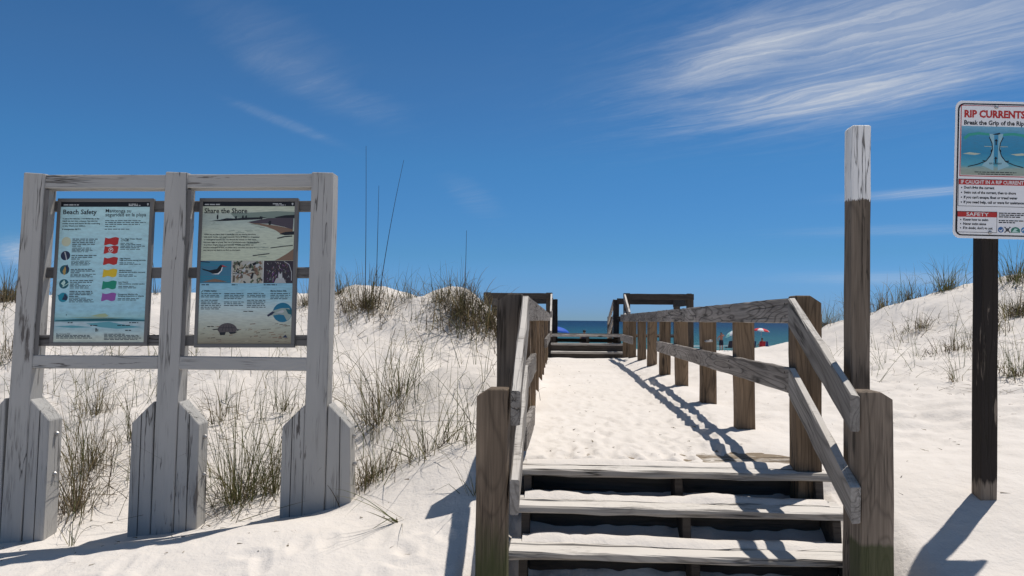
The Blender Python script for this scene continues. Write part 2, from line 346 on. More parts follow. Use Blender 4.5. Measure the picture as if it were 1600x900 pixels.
def hit(px, py):                                      # where a photo pixel's ray meets the sand
    v = fw + rc*((px-800)/F) - uc*((py-450)/F); t = np.arange(2.0, 40, .02)
    X, Y, Z = v.x*t, v.y*t, E+v.z*t
    h = hbase(X, Y); k = np.nonzero(Z < h)[0]
    i = k[0] if len(k) else int(np.argmin(Z-h))
    return Vector((X[i], Y[i], h[i]))
th = np.concatenate([np.linspace(-180, -46, 54, endpoint=False), np.linspace(-46, 46, 700, endpoint=False), np.linspace(46, 180, 54, endpoint=False)])
th = np.radians(th)
rr = np.concatenate([np.linspace(.4, 2.4, 10, endpoint=False), np.geomspace(2.4, 24, 430, endpoint=False), np.geomspace(24, 125, 60)])
TH, RR = np.meshgrid(th, rr); gx, gy = (RR*np.sin(TH)).ravel(), (RR*np.cos(TH)).ravel(); gzv = height(gx, gy)
na, nr = len(th), len(rr)
I = (np.arange(nr-1)[:, None]*na+np.arange(na)[None]).ravel(); J = (np.arange(nr-1)[:, None]*na+(np.arange(na)[None]+1) % na).ravel()
quads = np.stack([I, J, J+na, I+na], 1)[:, ::-1]
vv = np.concatenate([np.stack([gx, gy, gzv], 1), [[0, 0, height(np.array([0.]), np.array([0.]))[0]]]])
me = bpy.data.meshes.new('sand'); ctr = len(vv)-1
tris = np.stack([np.full(na, ctr), (np.arange(na)+1) % na, np.arange(na)], 1)
nl = quads.size+tris.size
me.vertices.add(len(vv)); me.vertices.foreach_set('co', vv.ravel()); me.loops.add(nl)
me.loops.foreach_set('vertex_index', np.concatenate([quads.ravel(), tris.ravel()]))
me.polygons.add(len(quads)+len(tris))
me.polygons.foreach_set('loop_start', np.concatenate([np.arange(len(quads))*4, quads.size+np.arange(len(tris))*3]))
me.polygons.foreach_set('use_smooth', np.ones(len(quads)+len(tris), bool)); me.update(calc_edges=True); me.validate()
def sand_nodes(t, b):
    p = t.new('ShaderNodeNewGeometry').outputs['Position']
    n1 = t.noise(p, 1.3, 5); n2 = t.noise(p, 55, 3, .6); n3 = t.noise(p, 9, 4); sp = t.noise(p, 240, 2, .5)
    c = t.mix(t.ramp(n1, .35, .7), (.755, .708, .662), (.70, .654, .608))
    c = t.mix(t.m('MULTIPLY', t.ramp(sp, .64, .74), .35), c, (.42, .38, .33))
    y = t.xyz(p)[1]; c = t.mix(t.ramp(y, 78, 84), c, (.40, .38, .32))
    t.l.new(c, b.inputs['Base Color'])
    bump(t, b, t.m('ADD', t.m('MULTIPLY', n2, .22), t.m('MULTIPLY', n3, 1.0)), 1.0, .016)
M_SAND = mat('white quartz sand', sand_nodes, rough=1.0, spec=.1); me.materials.append(M_SAND)
tag(link(bpy.data.objects.new('sand', me)), 'white quartz sand of the dunes and the beach', None, kind='structure')
# ------------------------------------------------------------------ sea
def sea_nodes(t, b):
    p = t.new('ShaderNodeNewGeometry').outputs['Position']; x, y, z = t.xyz(p)
    lg = t.m('LOGARITHM', t.m('MAXIMUM', t.m('ADD', y, t.m('MULTIPLY', t.noise(t.scale(p, (.02, .05, 0)), 1, 3), 50)), 60.), 10.)
    c = t.stops(t.ramp(lg, 1.95, 3.3), [(0, (.05, .19, .17)), (.12, (.025, .135, .14)), (.3, (.009, .08, .115)), (.55, (.004, .036, .085)), (1, (.002, .016, .052))])
    ch = t.noise(t.scale(p, (.05, .22, 0)), 1, 5, .65); c = t.mix(t.ramp(ch, .35, .7), c, t.mix(.45, c, (.0, .02, .05)))
    foam = t.m('MULTIPLY', t.ramp(t.noise(t.scale(p, (.05, .35, 0)), 1, 5), .56, .64), t.ramp(y, 112, 84))
    c = t.mix(foam, c, (.75, .78, .78)); t.l.new(c, b.inputs['Base Color'])
    wv = t.m('ADD', t.noise(t.scale(p, (.35, .9, 0)), 1, 5, .6), t.m('MULTIPLY', t.noise(t.scale(p, (.06, .16, 0)), 1, 3), 2.0))
    bump(t, b, wv, 1.0, .9)
M_SEA = mat('sea water', sea_nodes, rough=.35, spec=.06)
zs = E-2.86
obj('sea', ([(-9000, 66, zs), (9000, 66, zs), (30000, 30000, zs), (-30000, 30000, zs)], [], [(0, 1, 2, 3)]), M_SEA)
tag(bpy.data.objects['sea'], 'teal green to deep blue sea out to the horizon', None, kind='structure')

# ------------------------------------------------------------------ boardwalk
UP = Vector((0, 0, 1)); XA = Vector((1, 0, 0)); YA = Vector((0, 1, 0))
def D(drop): return E-drop
# front steps
st = empty('wooden_steps', (.68, 4.1, 0), 'foreground flight of wide sandy wooden steps between the two newel posts', 'steps')
TR = [(4.59, .88), (4.31, 1.03), (4.03, 1.20), (3.75, 1.37)]
for i, (y, dr) in enumerate(TR):
    xl, xr = -.25, 1.59
    t = timber('tread', (xl, y+.069, D(dr)-.021), (xr, y+.069, D(dr)-.021), .137, .042, YA, M_TREAD, st, jit=.0045, ch=.009)
    timber('tread_plank', (xl, y+.213, D(dr)-.021+.001), (xr, y+.213, D(dr)-.021+.001), .137, .042, YA, M_TREAD, t, jit=.0045, ch=.009)
    if i < 3:                                          # wind-blown sand lying along the back of the tread
        bm = bmesh.new(); N = 60; rows = []
        for k in range(N+1):
            x = xl+.06+(xr-xl-.12)*k/N; hh = .012+.020*max(0, vnoise(np.array([x*3.3]), np.array([y*9]), 5)[0]+.35)+.012*abs(vnoise(np.array([x*9]), np.array([y*3]), 6)[0])
            y0 = y+.155+.035*vnoise(np.array([x*5]), np.array([y]), 8)[0]
            if i == 0: hh *= .6
            rows.append([bm.verts.new((x, yy, D(dr)+zz)) for yy, zz in ((y0, .001), (y0+.03, hh*.55), (y0+.065, hh*.95), (y0+.10, hh*.9), (y0+.135, -.06))])
        for a, b in zip(rows, rows[1:]):
            for k in range(4): bm.faces.new((a[k], b[k], b[k+1], a[k+1]))
        o = obj('drifted_sand', bm, M_SAND, None, None, True); tag(o, None, None, None, 'stuff')
        o['label'] = 'sand blown onto the ' + (('top step', 'second step from the top', 'third step from the top')[i])
for xs in (-.20, .69, 1.50):                           # sawtooth carriers under the treads
    poly = [(xs, 4.78, D(.88)-.045), (xs, 4.62, D(.88)-.045), (xs, 4.60, D(1.03)-.045), (xs, 4.34, D(1.03)-.045), (xs, 4.32, D(1.20)-.045), (xs, 4.06, D(1.20)-.045),
            (xs, 4.04, D(1.37)-.045), (xs, 3.78, D(1.37)-.045), (xs, 3.78, -.25), (xs, 4.78, .2)]
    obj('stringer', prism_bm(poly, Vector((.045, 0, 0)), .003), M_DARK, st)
for yb, db in ((4.82, .995), (4.545, 1.145), (4.265, 1.315)):     # dark beams added under each tread to deepen the shade in the gaps
    timber('gap_shade_beam', (-.15, yb, D(db)), (1.49, yb, D(db)), .045, .115, YA, M_DARK, st)
# deck planks running up to the far steps, almost all under sand
dk = empty('boardwalk_deck', (.68, 5, D(.9)), 'wooden deck planks mostly buried under sand behind the top front step', 'deck')
bm = bmesh.new(); y = 4.885
while y < 7.2:
    b2 = timber_bm(1.84, .136, .04, jit=.002); tmp = bpy.data.meshes.new('t'); b2.transform(Matrix.Translation((-.25, y+.07, D(.885)-.021))); b2.to_mesh(tmp); b2.free(); bm.from_mesh(tmp); bpy.data.meshes.remove(tmp); y += .143
obj('deck_planks', bm, M_DECK, dk)
obj('joist', timber_bm(12.4, .045, .18), M_POST, dk, Matrix(((0, -1, 0, 1.58), (1, 0, 0, 4.9), (0, 0, 1, D(1.0)), (0, 0, 0, 1))))

def railing(side, label):
    s = 1 if side > 0 else -1
    xin = 1.407 if s > 0 else -.223                   # inner face of the posts
    xc = xin + s*.075; xr = xin - s*.0225             # post centre, rail centre
    r = empty('boardwalk_railing', (xin, 4.7, 0), label, 'railing', 'railings along the boardwalk')
    # newel at the foot of the steps, its outer top corner cut off
    xo = 1.433 if s > 0 else xc-.004; ntop = D(.315 if s > 0 else .328)
    timber('newel_post', (xo, 3.655, -.3), (xo+.004*s, 3.655, ntop), .147, .147, XA, M_NEWEL2 if s > 0 else M_NEWEL, r,
           cuts=[((xo+s*.028, 3.6, ntop), (s*.5, 0, .8))], jit=.0022)
    # corner post at the head of the steps
    timber('corner_post', (xc, 4.735, .1), (xc, 4.735, D(-.156)), .15, .15, XA, M_POST if s > 0 else M_POSTD, r, cuts=[((xc+s*.015, 4.7, D(-.156)), (s*.5, 0, .75))])
    ys = [6.25, 7.72, 9.35, 10.78, 12.3, 13.85, 15.5, 17.0]
    for k, yy in enumerate(ys):
        timber('post', (xc-.003*s+rng.normal(0, .006), yy, .05), (xc+rng.normal(0, .006), yy+rng.normal(0, .01), D(-.105)), .142, .145, XA, M_POST, r)
    # level rails nailed to the inner faces
    def lev(name, a, b, drop, sag=0): timber(name, (xr, a, D(drop)-.074), (xr, b, D(drop)-.074+sag), .042, .148, XA, M_RAIL, r, jit=.003)
    lev('rail', 4.655, 10.79, -.144); lev('rail', 10.797, 17.1, -.140, .0)
    if s > 0: lev('rail', 4.655, 10.85, .272); lev('rail', 14.6, 17.1, .29)
    else: lev('rail', 4.655, 6.35, .272); lev('rail', 12.2, 17.1, .29)
    nb = bmesh.new()
    for yy in [4.72]+ys[:4]:
        for zz in ((D(-.144)-.035, D(-.144)-.11) + ((D(.272)-.035, D(.272)-.11) if s > 0 else ())):
            c = Vector((xr-s*.0205, yy+rng.normal(0, .02), zz+rng.normal(0, .008))); tube_bm([c, c-XA*s*.004], .0065, 7, nb)
    obj('nail_heads', nb, M_NAIL, r)
    # raking rails down to the newel
    for name, zt0, zt1 in (('raking_rail', D(-.146), D(.325)), ('raking_rail', D(.27), D(.735))):
        sl = (zt0-zt1)/(4.655-3.575); hv = .15/math.cos(math.atan(sl)); xk = xr - s*.003; xn = (1.433-.0735-.0225) if s > 0 else xk; dxn = (xk-xn)/1.077; gx_ = lambda y: xk-(4.652-y)*dxn
        f = lambda y: zt1+(y-3.575)*sl-hv/2
        timber(name, (gx_(3.35), 3.35, f(3.35)), (gx_(4.85), 4.85, f(4.85)), .043, .15, XA, M_RAKE, r, jit=.003,
               cuts=[((xk, 3.572, 1), (0, -1, 0)), ((xk, 4.652, 1), (0, 1, 0))])
    if s < 0: timber('kick_board', (xr-.01, 4.8, D(.735)), (xr, 6.1, D(.75)), .042, .15, XA, M_RAIL, r)
    else:
        for yy, zz in ((7.70, D(.19)), (7.69, D(.42))):
            obj('bolt_stub', tube_bm([(xin+.03, yy-.075, zz), (xin+.03, yy-.1, zz), (xin+.09, yy-.105, zz+.004)], .011), M_STEEL, r, None, True)
    return r
M_POSTD = wood('dark stained post timber', (.16, .135, .11), (.075, .06, .05), ringamt=.25)
M_RAKE = wood('sun bleached raking rail', (.40, .375, .345), (.19, .17, .15), ringamt=.55, sand=.85, algae=(-.08, .25, .12))
M_NAIL = flat('rusty nail', (.035, .025, .02), .7)
railing(-1, 'left boardwalk railing, rising from the steps beside the grassy dune')
railing(1, 'right boardwalk railing, with open gaps showing the sea and umbrella')

# tall pole behind the right newel
pz = P(1345, 610, 3.75)+fh*.047; pt = P(1347, 196, 3.75)+fh*.047; k = (pt-pz)/(pt.z-pz.z); p0 = pz+k*(-.3-pz.z)
timber('marker_post', p0, pt, .093, .093, rc, M_POLE, None, jit=.0015, cuts=[(pt-rc*.040, (-.7, 0, .6))])
o = bpy.data.objects['marker_post']; tag(o, 'tall wooden post with a white painted top beside the right newel', 'post')

# far steps and viewing platform
vp = empty('beach_overlook', (.7, 19.5, D(.9)), 'raised dark wooden platform with steps at the far end of the sandy path', 'platform')
XL, XR = -.15, 1.55
for y, dr in ((17.95, .72), (18.22, .535)):
    timber('tread', (XL-.02, y+.13, D(dr)-.025), (XR+.02, y+.13, D(dr)-.025), .26, .05, YA, M_TREAD, vp)
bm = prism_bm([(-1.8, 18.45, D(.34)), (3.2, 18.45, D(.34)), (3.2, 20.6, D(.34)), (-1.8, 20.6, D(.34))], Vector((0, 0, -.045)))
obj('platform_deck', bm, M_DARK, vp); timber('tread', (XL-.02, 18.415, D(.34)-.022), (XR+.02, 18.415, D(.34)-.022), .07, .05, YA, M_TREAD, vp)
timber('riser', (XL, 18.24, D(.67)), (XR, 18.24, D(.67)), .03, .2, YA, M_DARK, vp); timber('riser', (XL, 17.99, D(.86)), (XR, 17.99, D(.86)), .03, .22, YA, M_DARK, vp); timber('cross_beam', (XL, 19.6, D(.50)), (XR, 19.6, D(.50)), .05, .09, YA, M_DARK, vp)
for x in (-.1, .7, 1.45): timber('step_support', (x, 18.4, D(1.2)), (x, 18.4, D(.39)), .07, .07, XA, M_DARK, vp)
for x, y, t in ((XR+.075, 18.5, -.66), (3.12, 18.5, -.66), (XL-.075, 18.5, -.66), (-1.72, 18.5, -.66), (3.12, 20.55, -.62), (-1.72, 20.55, -.62), (XR-.02, 20.6, -.56), (XL+.05, 20.6, -.56),
                (XR-.02, 23.0, -.12), (XL+.05, 23.0, -.12)):
    timber('platform_post', (x, y, D(1.6)), (x, y, D(t)), .15, .15, XA, M_DARK, vp, cuts=[((x+.03, y, D(t)), (.5, 0, .7))] if x > 2 else ())
for a, b in (((XR, 18.40), (3.19, 18.40)), ((-1.8, 18.40), (XL, 18.40))):
    timber('platform_rail', (a[0], a[1], D(-.58)), (b[0], b[1], D(-.58)), .04, .14, YA, M_DARK, vp)
    timber('platform_rail', (a[0], 20.5, D(-.52)), (b[0], 20.5, D(-.52)), .04, .16, YA, M_DARK, vp)
    timber('platform_rail', (a[0], 20.5, D(-.05)), (b[0], 20.5, D(-.05)), .04, .14, YA, M_DARK, vp)
for x in (3.03, -1.63):
    timber('platform_rail', (x, 18.46, D(-.47)), (x, 20.45, D(-.47)), .04, .20, XA, M_DARK, vp)
for x in (XL-.02, XR+.02):
    timber('stair_rail', (x, 18.45, D(-.58)), (x, 17.15, D(-.13)), .045, .15, XA, M_RAKE, vp)
    timber('stair_rail', (x, 18.45, D(-.17)), (x, 17.15, D(.30)), .045, .15, XA, M_RAKE, vp)
    xx = x+(-.1 if x > 0 else .1)
    timber('stair_rail', (xx, 20.6, D(-.5)), (xx, 23.0, D(.05)), .045, .15, XA, M_RAKE, vp)
    timber('stair_rail', (xx, 20.6, D(-.1)), (xx, 23.0, D(.45)), .045, .15, XA, M_RAKE, vp)

# ------------------------------------------------------------------ printed panels
def font_mesh(body, bold=0):
    cu = bpy.data.curves.new('txt', 'FONT'); cu.body = body; cu.resolution_u = 2; cu.offset = bold; cu.fill_mode = 'FRONT'
    o = bpy.data.objects.new('txt', cu); COL.objects.link(o)
    dg = bpy.context.evaluated_depsgraph_get(); ev = o.evaluated_get(dg); m = ev.to_mesh()
    v = np.array([t.co[:] for t in m.vertices]) if len(m.vertices) else np.zeros((0, 3)); f = [tuple(p.vertices) for p in m.polygons]
    ev.to_mesh_clear(); bpy.data.objects.remove(o); bpy.data.curves.remove(cu); return v, f
CAP = None
def serif(v, f):                                         # small slab serifs on the stem ends of a heading
    cnt = {}
    for t in f:
        for a, b in zip(t, t[1:]+t[:1]): cnt[tuple(sorted((a, b)))] = cnt.get(tuple(sorted((a, b))), 0)+1
    v = list(map(tuple, v)); f = list(f); ys = np.array([p[1] for p in v])
    for (a, b), c in cnt.items():
        if c != 1 or abs(v[a][1]-v[b][1]) > 1e-3: continue
        L = abs(v[a][0]-v[b][0]); y = v[a][1]
        if not .05 < L < .13: continue
        up = any((abs(p[0]-(v[a][0]+v[b][0])/2) < L*.8 and y+.1 < p[1]) for p in v)
        dn = any((abs(p[0]-(v[a][0]+v[b][0])/2) < L*.8 and p[1] < y-.1) for p in v)
        if up == dn: continue
        x0, x1 = min(v[a][0], v[b][0])-.055, max(v[a][0], v[b][0])+.055; y0, y1 = (y-.002, y+.04) if up else (y-.04, y+.002); i = len(v)
        v += [(x0, y0, 0), (x1, y0, 0), (x1, y1, 0), (x0, y1, 0)]; f.append((i, i+1, i+2, i+3))
    return np.array(v), f
class Print:                                            # printing laid on a flat panel; u across 0..1, v down 0..1
    def __init__(s, O, U, V, n):
        s.O, s.U, s.V, s.n = Vector(O), Vector(U), Vector(V), n; s.bm = bmesh.new(); s.mats = []; s.k = 0
        s.asp = s.V.length/s.U.length
    def slot(s, m):
        if m not in s.mats: s.mats.append(m)
        return s.mats.index(m)
    def at(s, u, v, lay): return s.O+s.U*u+s.V*v+s.n*(.0012+.00035*lay)
    def poly(s, pts, m, lay=1):
        vs = [s.bm.verts.new(s.at(u, v, lay)) for u, v in pts]; f = s.bm.faces.new(vs); f.material_index = s.slot(m)
        f.normal_update()
        if f.normal.dot(s.n) < 0: f.normal_flip()
    def rect(s, u0, v0, u1, v1, m, lay=1): s.poly([(u0, v0), (u1, v0), (u1, v1), (u0, v1)], m, lay)
    def disc(s, u, v, r, m, lay=1, n=20, ry=None):
        ry = r/s.asp if ry is None else ry
        s.poly([(u+r*math.cos(2*math.pi*k/n), v+ry*math.sin(2*math.pi*k/n)) for k in range(n)], m, lay)
    def line(s, pts, wd, m, lay=2):
        for (a, b), (c, d) in zip(pts, pts[1:]):
            dx, dy = (c-a), (d-b)*s.asp; L = math.hypot(dx, dy) or 1; nx, ny = -dy/L*wd/2, dx/L*wd/2/s.asp
            s.poly([(a+nx, b+ny), (c+nx, d+ny), (c-nx, d-ny), (a-nx, b-ny)], m, lay)
    def text(s, body, u, v, cap, m, wid=None, bold=0, lay=3, slab=False):    # v: baseline, cap: capital height in v
        global CAP
        if CAP is None: CAP = font_mesh('H')[0][:, 1].max()
        vt, fc = font_mesh(body, bold)
        if not len(vt): return
        if slab: vt, fc = serif(vt, fc)
        sv = cap/CAP; su = sv*s.asp; x0, x1 = vt[:, 0].min(), vt[:, 0].max()
        if wid: su = wid/(x1-x0)
        vs = [s.bm.verts.new(s.at(u+(p[0]-x0)*su, v-p[1]*sv, lay)) for p in vt]; mi = s.slot(m)
        for f in fc:
            try: ff = s.bm.faces.new([vs[i] for i in f])
            except ValueError: continue
            ff.material_index = mi
    def small(s, u0, u1, v, h, m, lay=3, fill=1.0):            # a line of print too fine to read
        u = u0; e = u0+(u1-u0)*fill
        while u < e-.006:
            L = min(rng.uniform(.018, .06), e-u); s.rect(u, v-h, u+L, v, m, lay); u += L+.009
    def done(s, name, parent, base_mat, label=None):
        o = obj(name, s.bm, s.mats, parent)
        if label: o['label'] = label
        return o
INK = flat('black print ink', (.012, .013, .016)); INKB = flat('dark blue grey print ink', (.05, .075, .09)); WHITE = flat('white print', (.75, .76, .76)); LIGHT = flat('pale print', (.5, .52, .52))
RED = flat('red print', (.48, .035, .03)); YEL = flat('yellow print', (.72, .50, .03)); GRN = flat('green print', (.02, .27, .17)); PUR = flat('purple print', (.30, .10, .36)); SUNC = flat('pale sun print', (.60, .62, .44))
NAVY = flat('navy print', (.03, .04, .08)); TEAL = flat('teal print', (.02, .26, .36)); DTEAL = flat('deep teal print', (.02, .12, .15)); GOLD = flat('golden print', (.45, .30, .10)); SAIL = flat('mint print', (.50, .72, .66))
M_FRAME = flat('dark bronze metal frame', (.155, .15, .145), .5, .4)
def grad(name, stops, nscale=(3, 14, 3), namt=.05):             # printed picture colours down a panel, lying in the print itself
    def fn(t, b):
        co = t.new('ShaderNodeTexCoord').outputs['UV']; x, y, z = t.xyz(co)
        n = t.noise(t.scale(co, nscale), 1, 5, .6)
        c = t.stops(t.m('ADD', y, t.m('MULTIPLY', t.m('SUBTRACT', n, .5), namt)), stops)
        c = t.mix(t.m('MULTIPLY', t.ramp(t.noise(t.scale(co, (nscale[0]*4, nscale[1]*3, 1)), 1, 4), .4, .7), .22), c, (.10, .13, .13)); t.l.new(c, b.inputs['Base Color'])
    return mat(name, fn, rough=.4, spec=.35)
def sheet(p, u0, v0, u1, v1, m, lay=0):                          # a rectangle carrying UVs 0..1
    uvl = p.bm.loops.layers.uv.verify(); pts = [(u0, v0), (u1, v0), (u1, v1), (u0, v1)]
    vs = [p.bm.verts.new(p.at(u, v, lay)) for u, v in pts]; f = p.bm.faces.new(vs); f.material_index = p.slot(m)
    for l, (a, b) in zip(f.loops, ((0, 0), (1, 0), (1, 1), (0, 1))): l[uvl].uv = (a, b)

# ------------------------------------------------------------------ information board
BD = 4.9
ib = empty('information_board', P(255, 838, BD), 'large grey painted wooden information board with two printed panels on the left', 'information board')
def bpost(name, top, bot, wpx, d=BD, mat_=M_BOARD, ex=.35):
    a = P(*top, d)+fh*.07; b = P(*bot, d)+fh*.07; k = (b-a).normalized(); b = b+k*ex
    return timber(name, b, a, wpx/F*d, .14, rc, mat_, ib, jit=.0015, ch=.005)
bpost('board_post', (53.5, 270.5), (15, 846), 32.5); bpost('board_post', (275.5, 269), (252, 838), 34); bpost('board_post', (504, 269.5), (489, 802), 34)
for poly in [[(46, 622), (77, 657), (66, 850), (33, 850)], [(8, 622), (-26, 660), (-44, 870), (-3, 860)],
             [(240.5, 627), (206, 661), (196, 860), (233, 855)], [(279, 627), (311, 663), (306, 845), (269, 850)],
             [(477, 632), (441, 667), (435, 830), (470, 825)], [(512.5, 631), (547, 668), (549, 800), (506, 815)]]:
    pts = [P(x, y, BD+.012) for x, y in poly]; pts[2] = pts[2]-UP*.25; pts[3] = pts[3]-UP*.25
    ax = (pts[0]+pts[1])/2; lo = (pts[2]+pts[3])/2
    M, L = frame(lo, ax, rc); bm = prism_bm(pts, fh*.15, .005); bm.transform(M.inverted())
    sp = obj('base_plank', bm, M_BOARD, ib, M)
    q0 = pts[0].lerp(pts[1], .55)-fh*.002; q1 = pts[3].lerp(pts[2], .55)-fh*.002               # seam between the two laminations
    a, b_ = q0, q1; sx = rc*.0022
    bm = bmesh.new(); bm.faces.new([bm.verts.new(p) for p in (a-sx, a+sx, b_+sx, b_-sx)]); obj('seam', bm, flat('dark seam', (.03, .028, .026), .9, 0), sp)
    sgn = 1 if poly[1][0] > poly[0][0] else -1
    for fr in (.12, .45):
        c = pts[1].lerp(pts[2]+UP*.25, fr)+fh*.075+rc*sgn*.002
        obj('bolt', tube_bm([c, c+rc*sgn*.012, c+rc*sgn*.022], [.016, .016, .008]), M_STEEL, sp, None)
def bbar(name, a, b, d0, d1, hpx, thick, m=M_BOARD):
    return timber(name, P(*a, d0-thick/2)+fh*thick/2, P(*b, d1-thick/2)+fh*thick/2, hpx/F*BD, thick, UP, m, ib, jit=.0012, ch=.004)
bbar('rail', (69.5, 283.5), (258.5, 283.5), BD+.072, BD+.072, 21.5, .12); bbar('rail', (292.5, 283), (487.5, 282), BD+.072, BD+.072, 21.5, .12)
bbar('rail', (51, 565.5), (246, 566.5), BD+.03, BD+.03, 20.5, .05); bbar('rail', (279.5, 567), (479, 569.5), BD+.03, BD+.03, 20.5, .05)
for (y, dd, xs) in ((322, .150, ((74, 259), (292, 488))), (426, .105, ((66, 255), (287, 485))), (532, .062, ((58, 248), (282, 480)))):
    for a, b in xs: bbar('cross_bar', (a, y), (b, y), BD+dd, BD+dd, 17, .04, M_BAR)
for x0, y0, x1, y1, xm in ((70, 296, 52, 556, 88), (292, 296, 281, 556, 309)):     # tapered cleats on the post sides that carry the bars, in the shade-darkened paint
    a = P(x0, y0, BD+.012); b = P(x0, y0, BD+.14); c = P(x1, y1, BD+.03); e = P(x1, y1, BD+.012)
    M, L = frame(c, a, fh); bm = prism_bm([a, b, c, e], rc*.03, .002); bm.transform(M.inverted()); obj('cleat', bm, M_BAR, ib, M)
def panel(tl, tr, br, bl, label):
    a = P(*tl, BD+.115); b = P(*tr, BD+.115); c = P(*bl, BD+.022); U = b-a; V = c-a; n = U.cross(V).normalized()
    if n.dot(EYE-a) < 0: n = -n
    bm = prism_bm([a-n*.002, b-n*.002, b+V-n*.002, a+V-n*.002], -n*.012, .001)
    core = obj('information_panel', bm, M_FRAME, ib); core['label'] = label
    w = .0225                                           # frame bars round the print
    ue, ve = U.normalized(), V.normalized()
    bm = bmesh.new()
    for p, q, s_ in ((a-ue*w, b+ue*w, -ve), (a+V-ue*w, b+V+ue*w, ve), (a, a+V, -ue), (b, b+V, ue)):
        bb = prism_bm([p+n*.006, q+n*.006, q+s_*w+n*.006, p+s_*w+n*.006], -n*.034, .002); tmp = bpy.data.meshes.new('t'); bb.to_mesh(tmp); bb.free(); bm.from_mesh(tmp); bpy.data.meshes.remove(tmp)
    obj('panel_frame', bm, M_FRAME, core)
    return core, Print(a, U, V, n)
core, p = panel((96, 315.5), (235, 315.5), (223, 536), (83, 535), 'blue Beach Safety panel with coloured warning flags')
sheet(p, 0, 0, 1, 1, grad('beach safety print', [(0, (0.537, 0.805, 0.830)), (.6, (0.451, 0.744, 0.830)), (.77, (0.378, 0.671, 0.781)), (.82, (0.366, 0.634, 0.659)), (.845, (0.085, 0.329, 0.390)), (.862, (0.512, 0.647, 0.683)), (.9, (0.415, 0.610, 0.659)), (.935, (0.537, 0.683, 0.671)), (.965, (0.598, 0.671, 0.586)), (1, (0.598, 0.647, 0.537))], namt=.03))
p.rect(0, 0, 1, .036, INK)
p.small(.03, .2, .026, .008, LIGHT); p.small(.76, .86, .02, .006, LIGHT); p.small(.76, .9, .029, .006, LIGHT)
def arrowhead(p, u, v): p.poly([(u-.009, v-.008), (u+.009, v-.008), (u+.009, v+.001), (u, v+.011), (u-.009, v+.001)], LIGHT, 3)
arrowhead(p, .975, .018)
p.text('Beach Safety', .03, .089, .032, INK, .375, .014, slab=True); p.text('Mantenga su', .505, .077, .025, INK, .285, .002); p.text('seguridad en la playa', .505, .105, .025, INK, .455, .004)
for k, (tx, wd, vv_) in enumerate([('In just a few minutes, a wonderful day at the', .41, .126), ('beach can turn into a disaster. Stay alert for', .395, .1435), ('sudden storms and marine life that could sting', .42, .161), ('or bite. Watch your children.', .26, .1785), ('In emergencies, dial 911.', .215, .2025)]):
    p.text(tx, .028-.0, vv_, .0092, INK, wd, .026)
for wd, vv_ in ((.40, .139), (.455, .152), (.39, .1655), (.12, .18), (.29, .2)): p.small(.505, .505+wd, vv_, .0052, INKB)
cx = .082
for k, (v, m) in enumerate([(.287, SUNC), (.387, NAVY), (.488, DTEAL), (.588, DTEAL), (.684, TEAL)]): p.disc(cx, v, .053, m, 1)
p.line([(.072, .36), (.085, .385), (.098, .418)], .012, LIGHT, 2)
p.poly([(.06, .50), (.085, .462), (.1, .47), (.092, .52), (.078, .528)], GOLD, 2); p.poly([(.088, .465), (.11, .45), (.128, .48), (.118, .515)], NAVY, 2)
p.poly([(.05, .585), (.085, .56), (.10, .58), (.08, .605)], SAIL, 2); p.line([(.07, .61), (.155, .575)], .008, SAIL, 2)
p.poly([(.07, .70), (.10, .655), (.135, .682), (.125, .705)], NAVY, 2); p.disc(.066, .678, .03, TEAL, 2); p.poly([(.018, .668), (.04, .665), (.04, .69)], TEAL, 1)
for rows, h in (([.272, .2845, .297, .3095], .009), ([.3895, .402], .009), ([.4885, .500], .009), ([.568, .580], .009), ([.645, .6565, .668], .009)):
    for v in rows: p.small(.150, .435, v, .006, INKB, fill=rng.uniform(.85, 1))
    p.small(.150, .435, rows[-1]+.0125, .006, INKB, fill=.35)
for rows in ([.335, .344, .353, .362], [.4285, .4375, .4465, .4555], [.5225, .5315, .5405], [.602, .611, .62], [.691, .70, .709, .718]):
    for v in rows: p.small(.150, .435, v, .0042, INKB, fill=rng.uniform(.6, 1))
def flag(v0, v1, m, sym=False):
    n = 8; top = [(.515+.155*k/n, v0+.006*math.sin(k/n*6.3)+.004*k/n) for k in range(n+1)]; bot = [(.505+.155*k/n, v1+.005*math.sin(k/n*9+1)) for k in range(n+1)]
    p.poly(top+bot[::-1], m, 1)
    if sym:
        c = (.585, (v0+v1)/2+.002)
        p.line([(c[0]+.024*math.cos(t*.5236), c[1]+.024/p.asp*math.sin(t*.5236)) for t in range(13)], .006, WHITE, 2); p.disc(c[0], c[1]-.003, .009, WHITE, 2); p.line([(c[0]-.017, c[1]+.01), (c[0]+.017, c[1]-.01)], .005, WHITE, 3)
flag(.257, .309, RED); flag(.318, .369, RED, True); flag(.399, .449, RED); flag(.483, .537, YEL); flag(.567, .622, GRN); flag(.653, .706, PUR)
for v, heads, nl in ((.272, ('Two Flags Water Closed', 'to Public'), 2), (.412, ('High Hazard', 'High surf and/or strong currents'), 2), (.497, ('Medium Hazard', 'Moderate surf and/or currents'), 2), (.58, ('Low Hazard', 'Calm conditions, exercise caution'), 2), (.666, ('Dangerous Marine Life', 'Stinging organisms or sharks'), 2)):
    for k, tx in enumerate(heads): p.text(tx, .69, v+.0125*k, .0085, INK, min(.29, .0105*len(tx)), .026)
    for k in range(nl): p.small(.69, .93, v+.0125*2+.004+.010*k, .0045, INKB, fill=rng.uniform(.6, 1))
p.small(.69, .97, .322, .005, INKB); p.small(.69, .9, .333, .005, INKB); p.small(.69, .95, .344, .004, INKB, fill=.9)
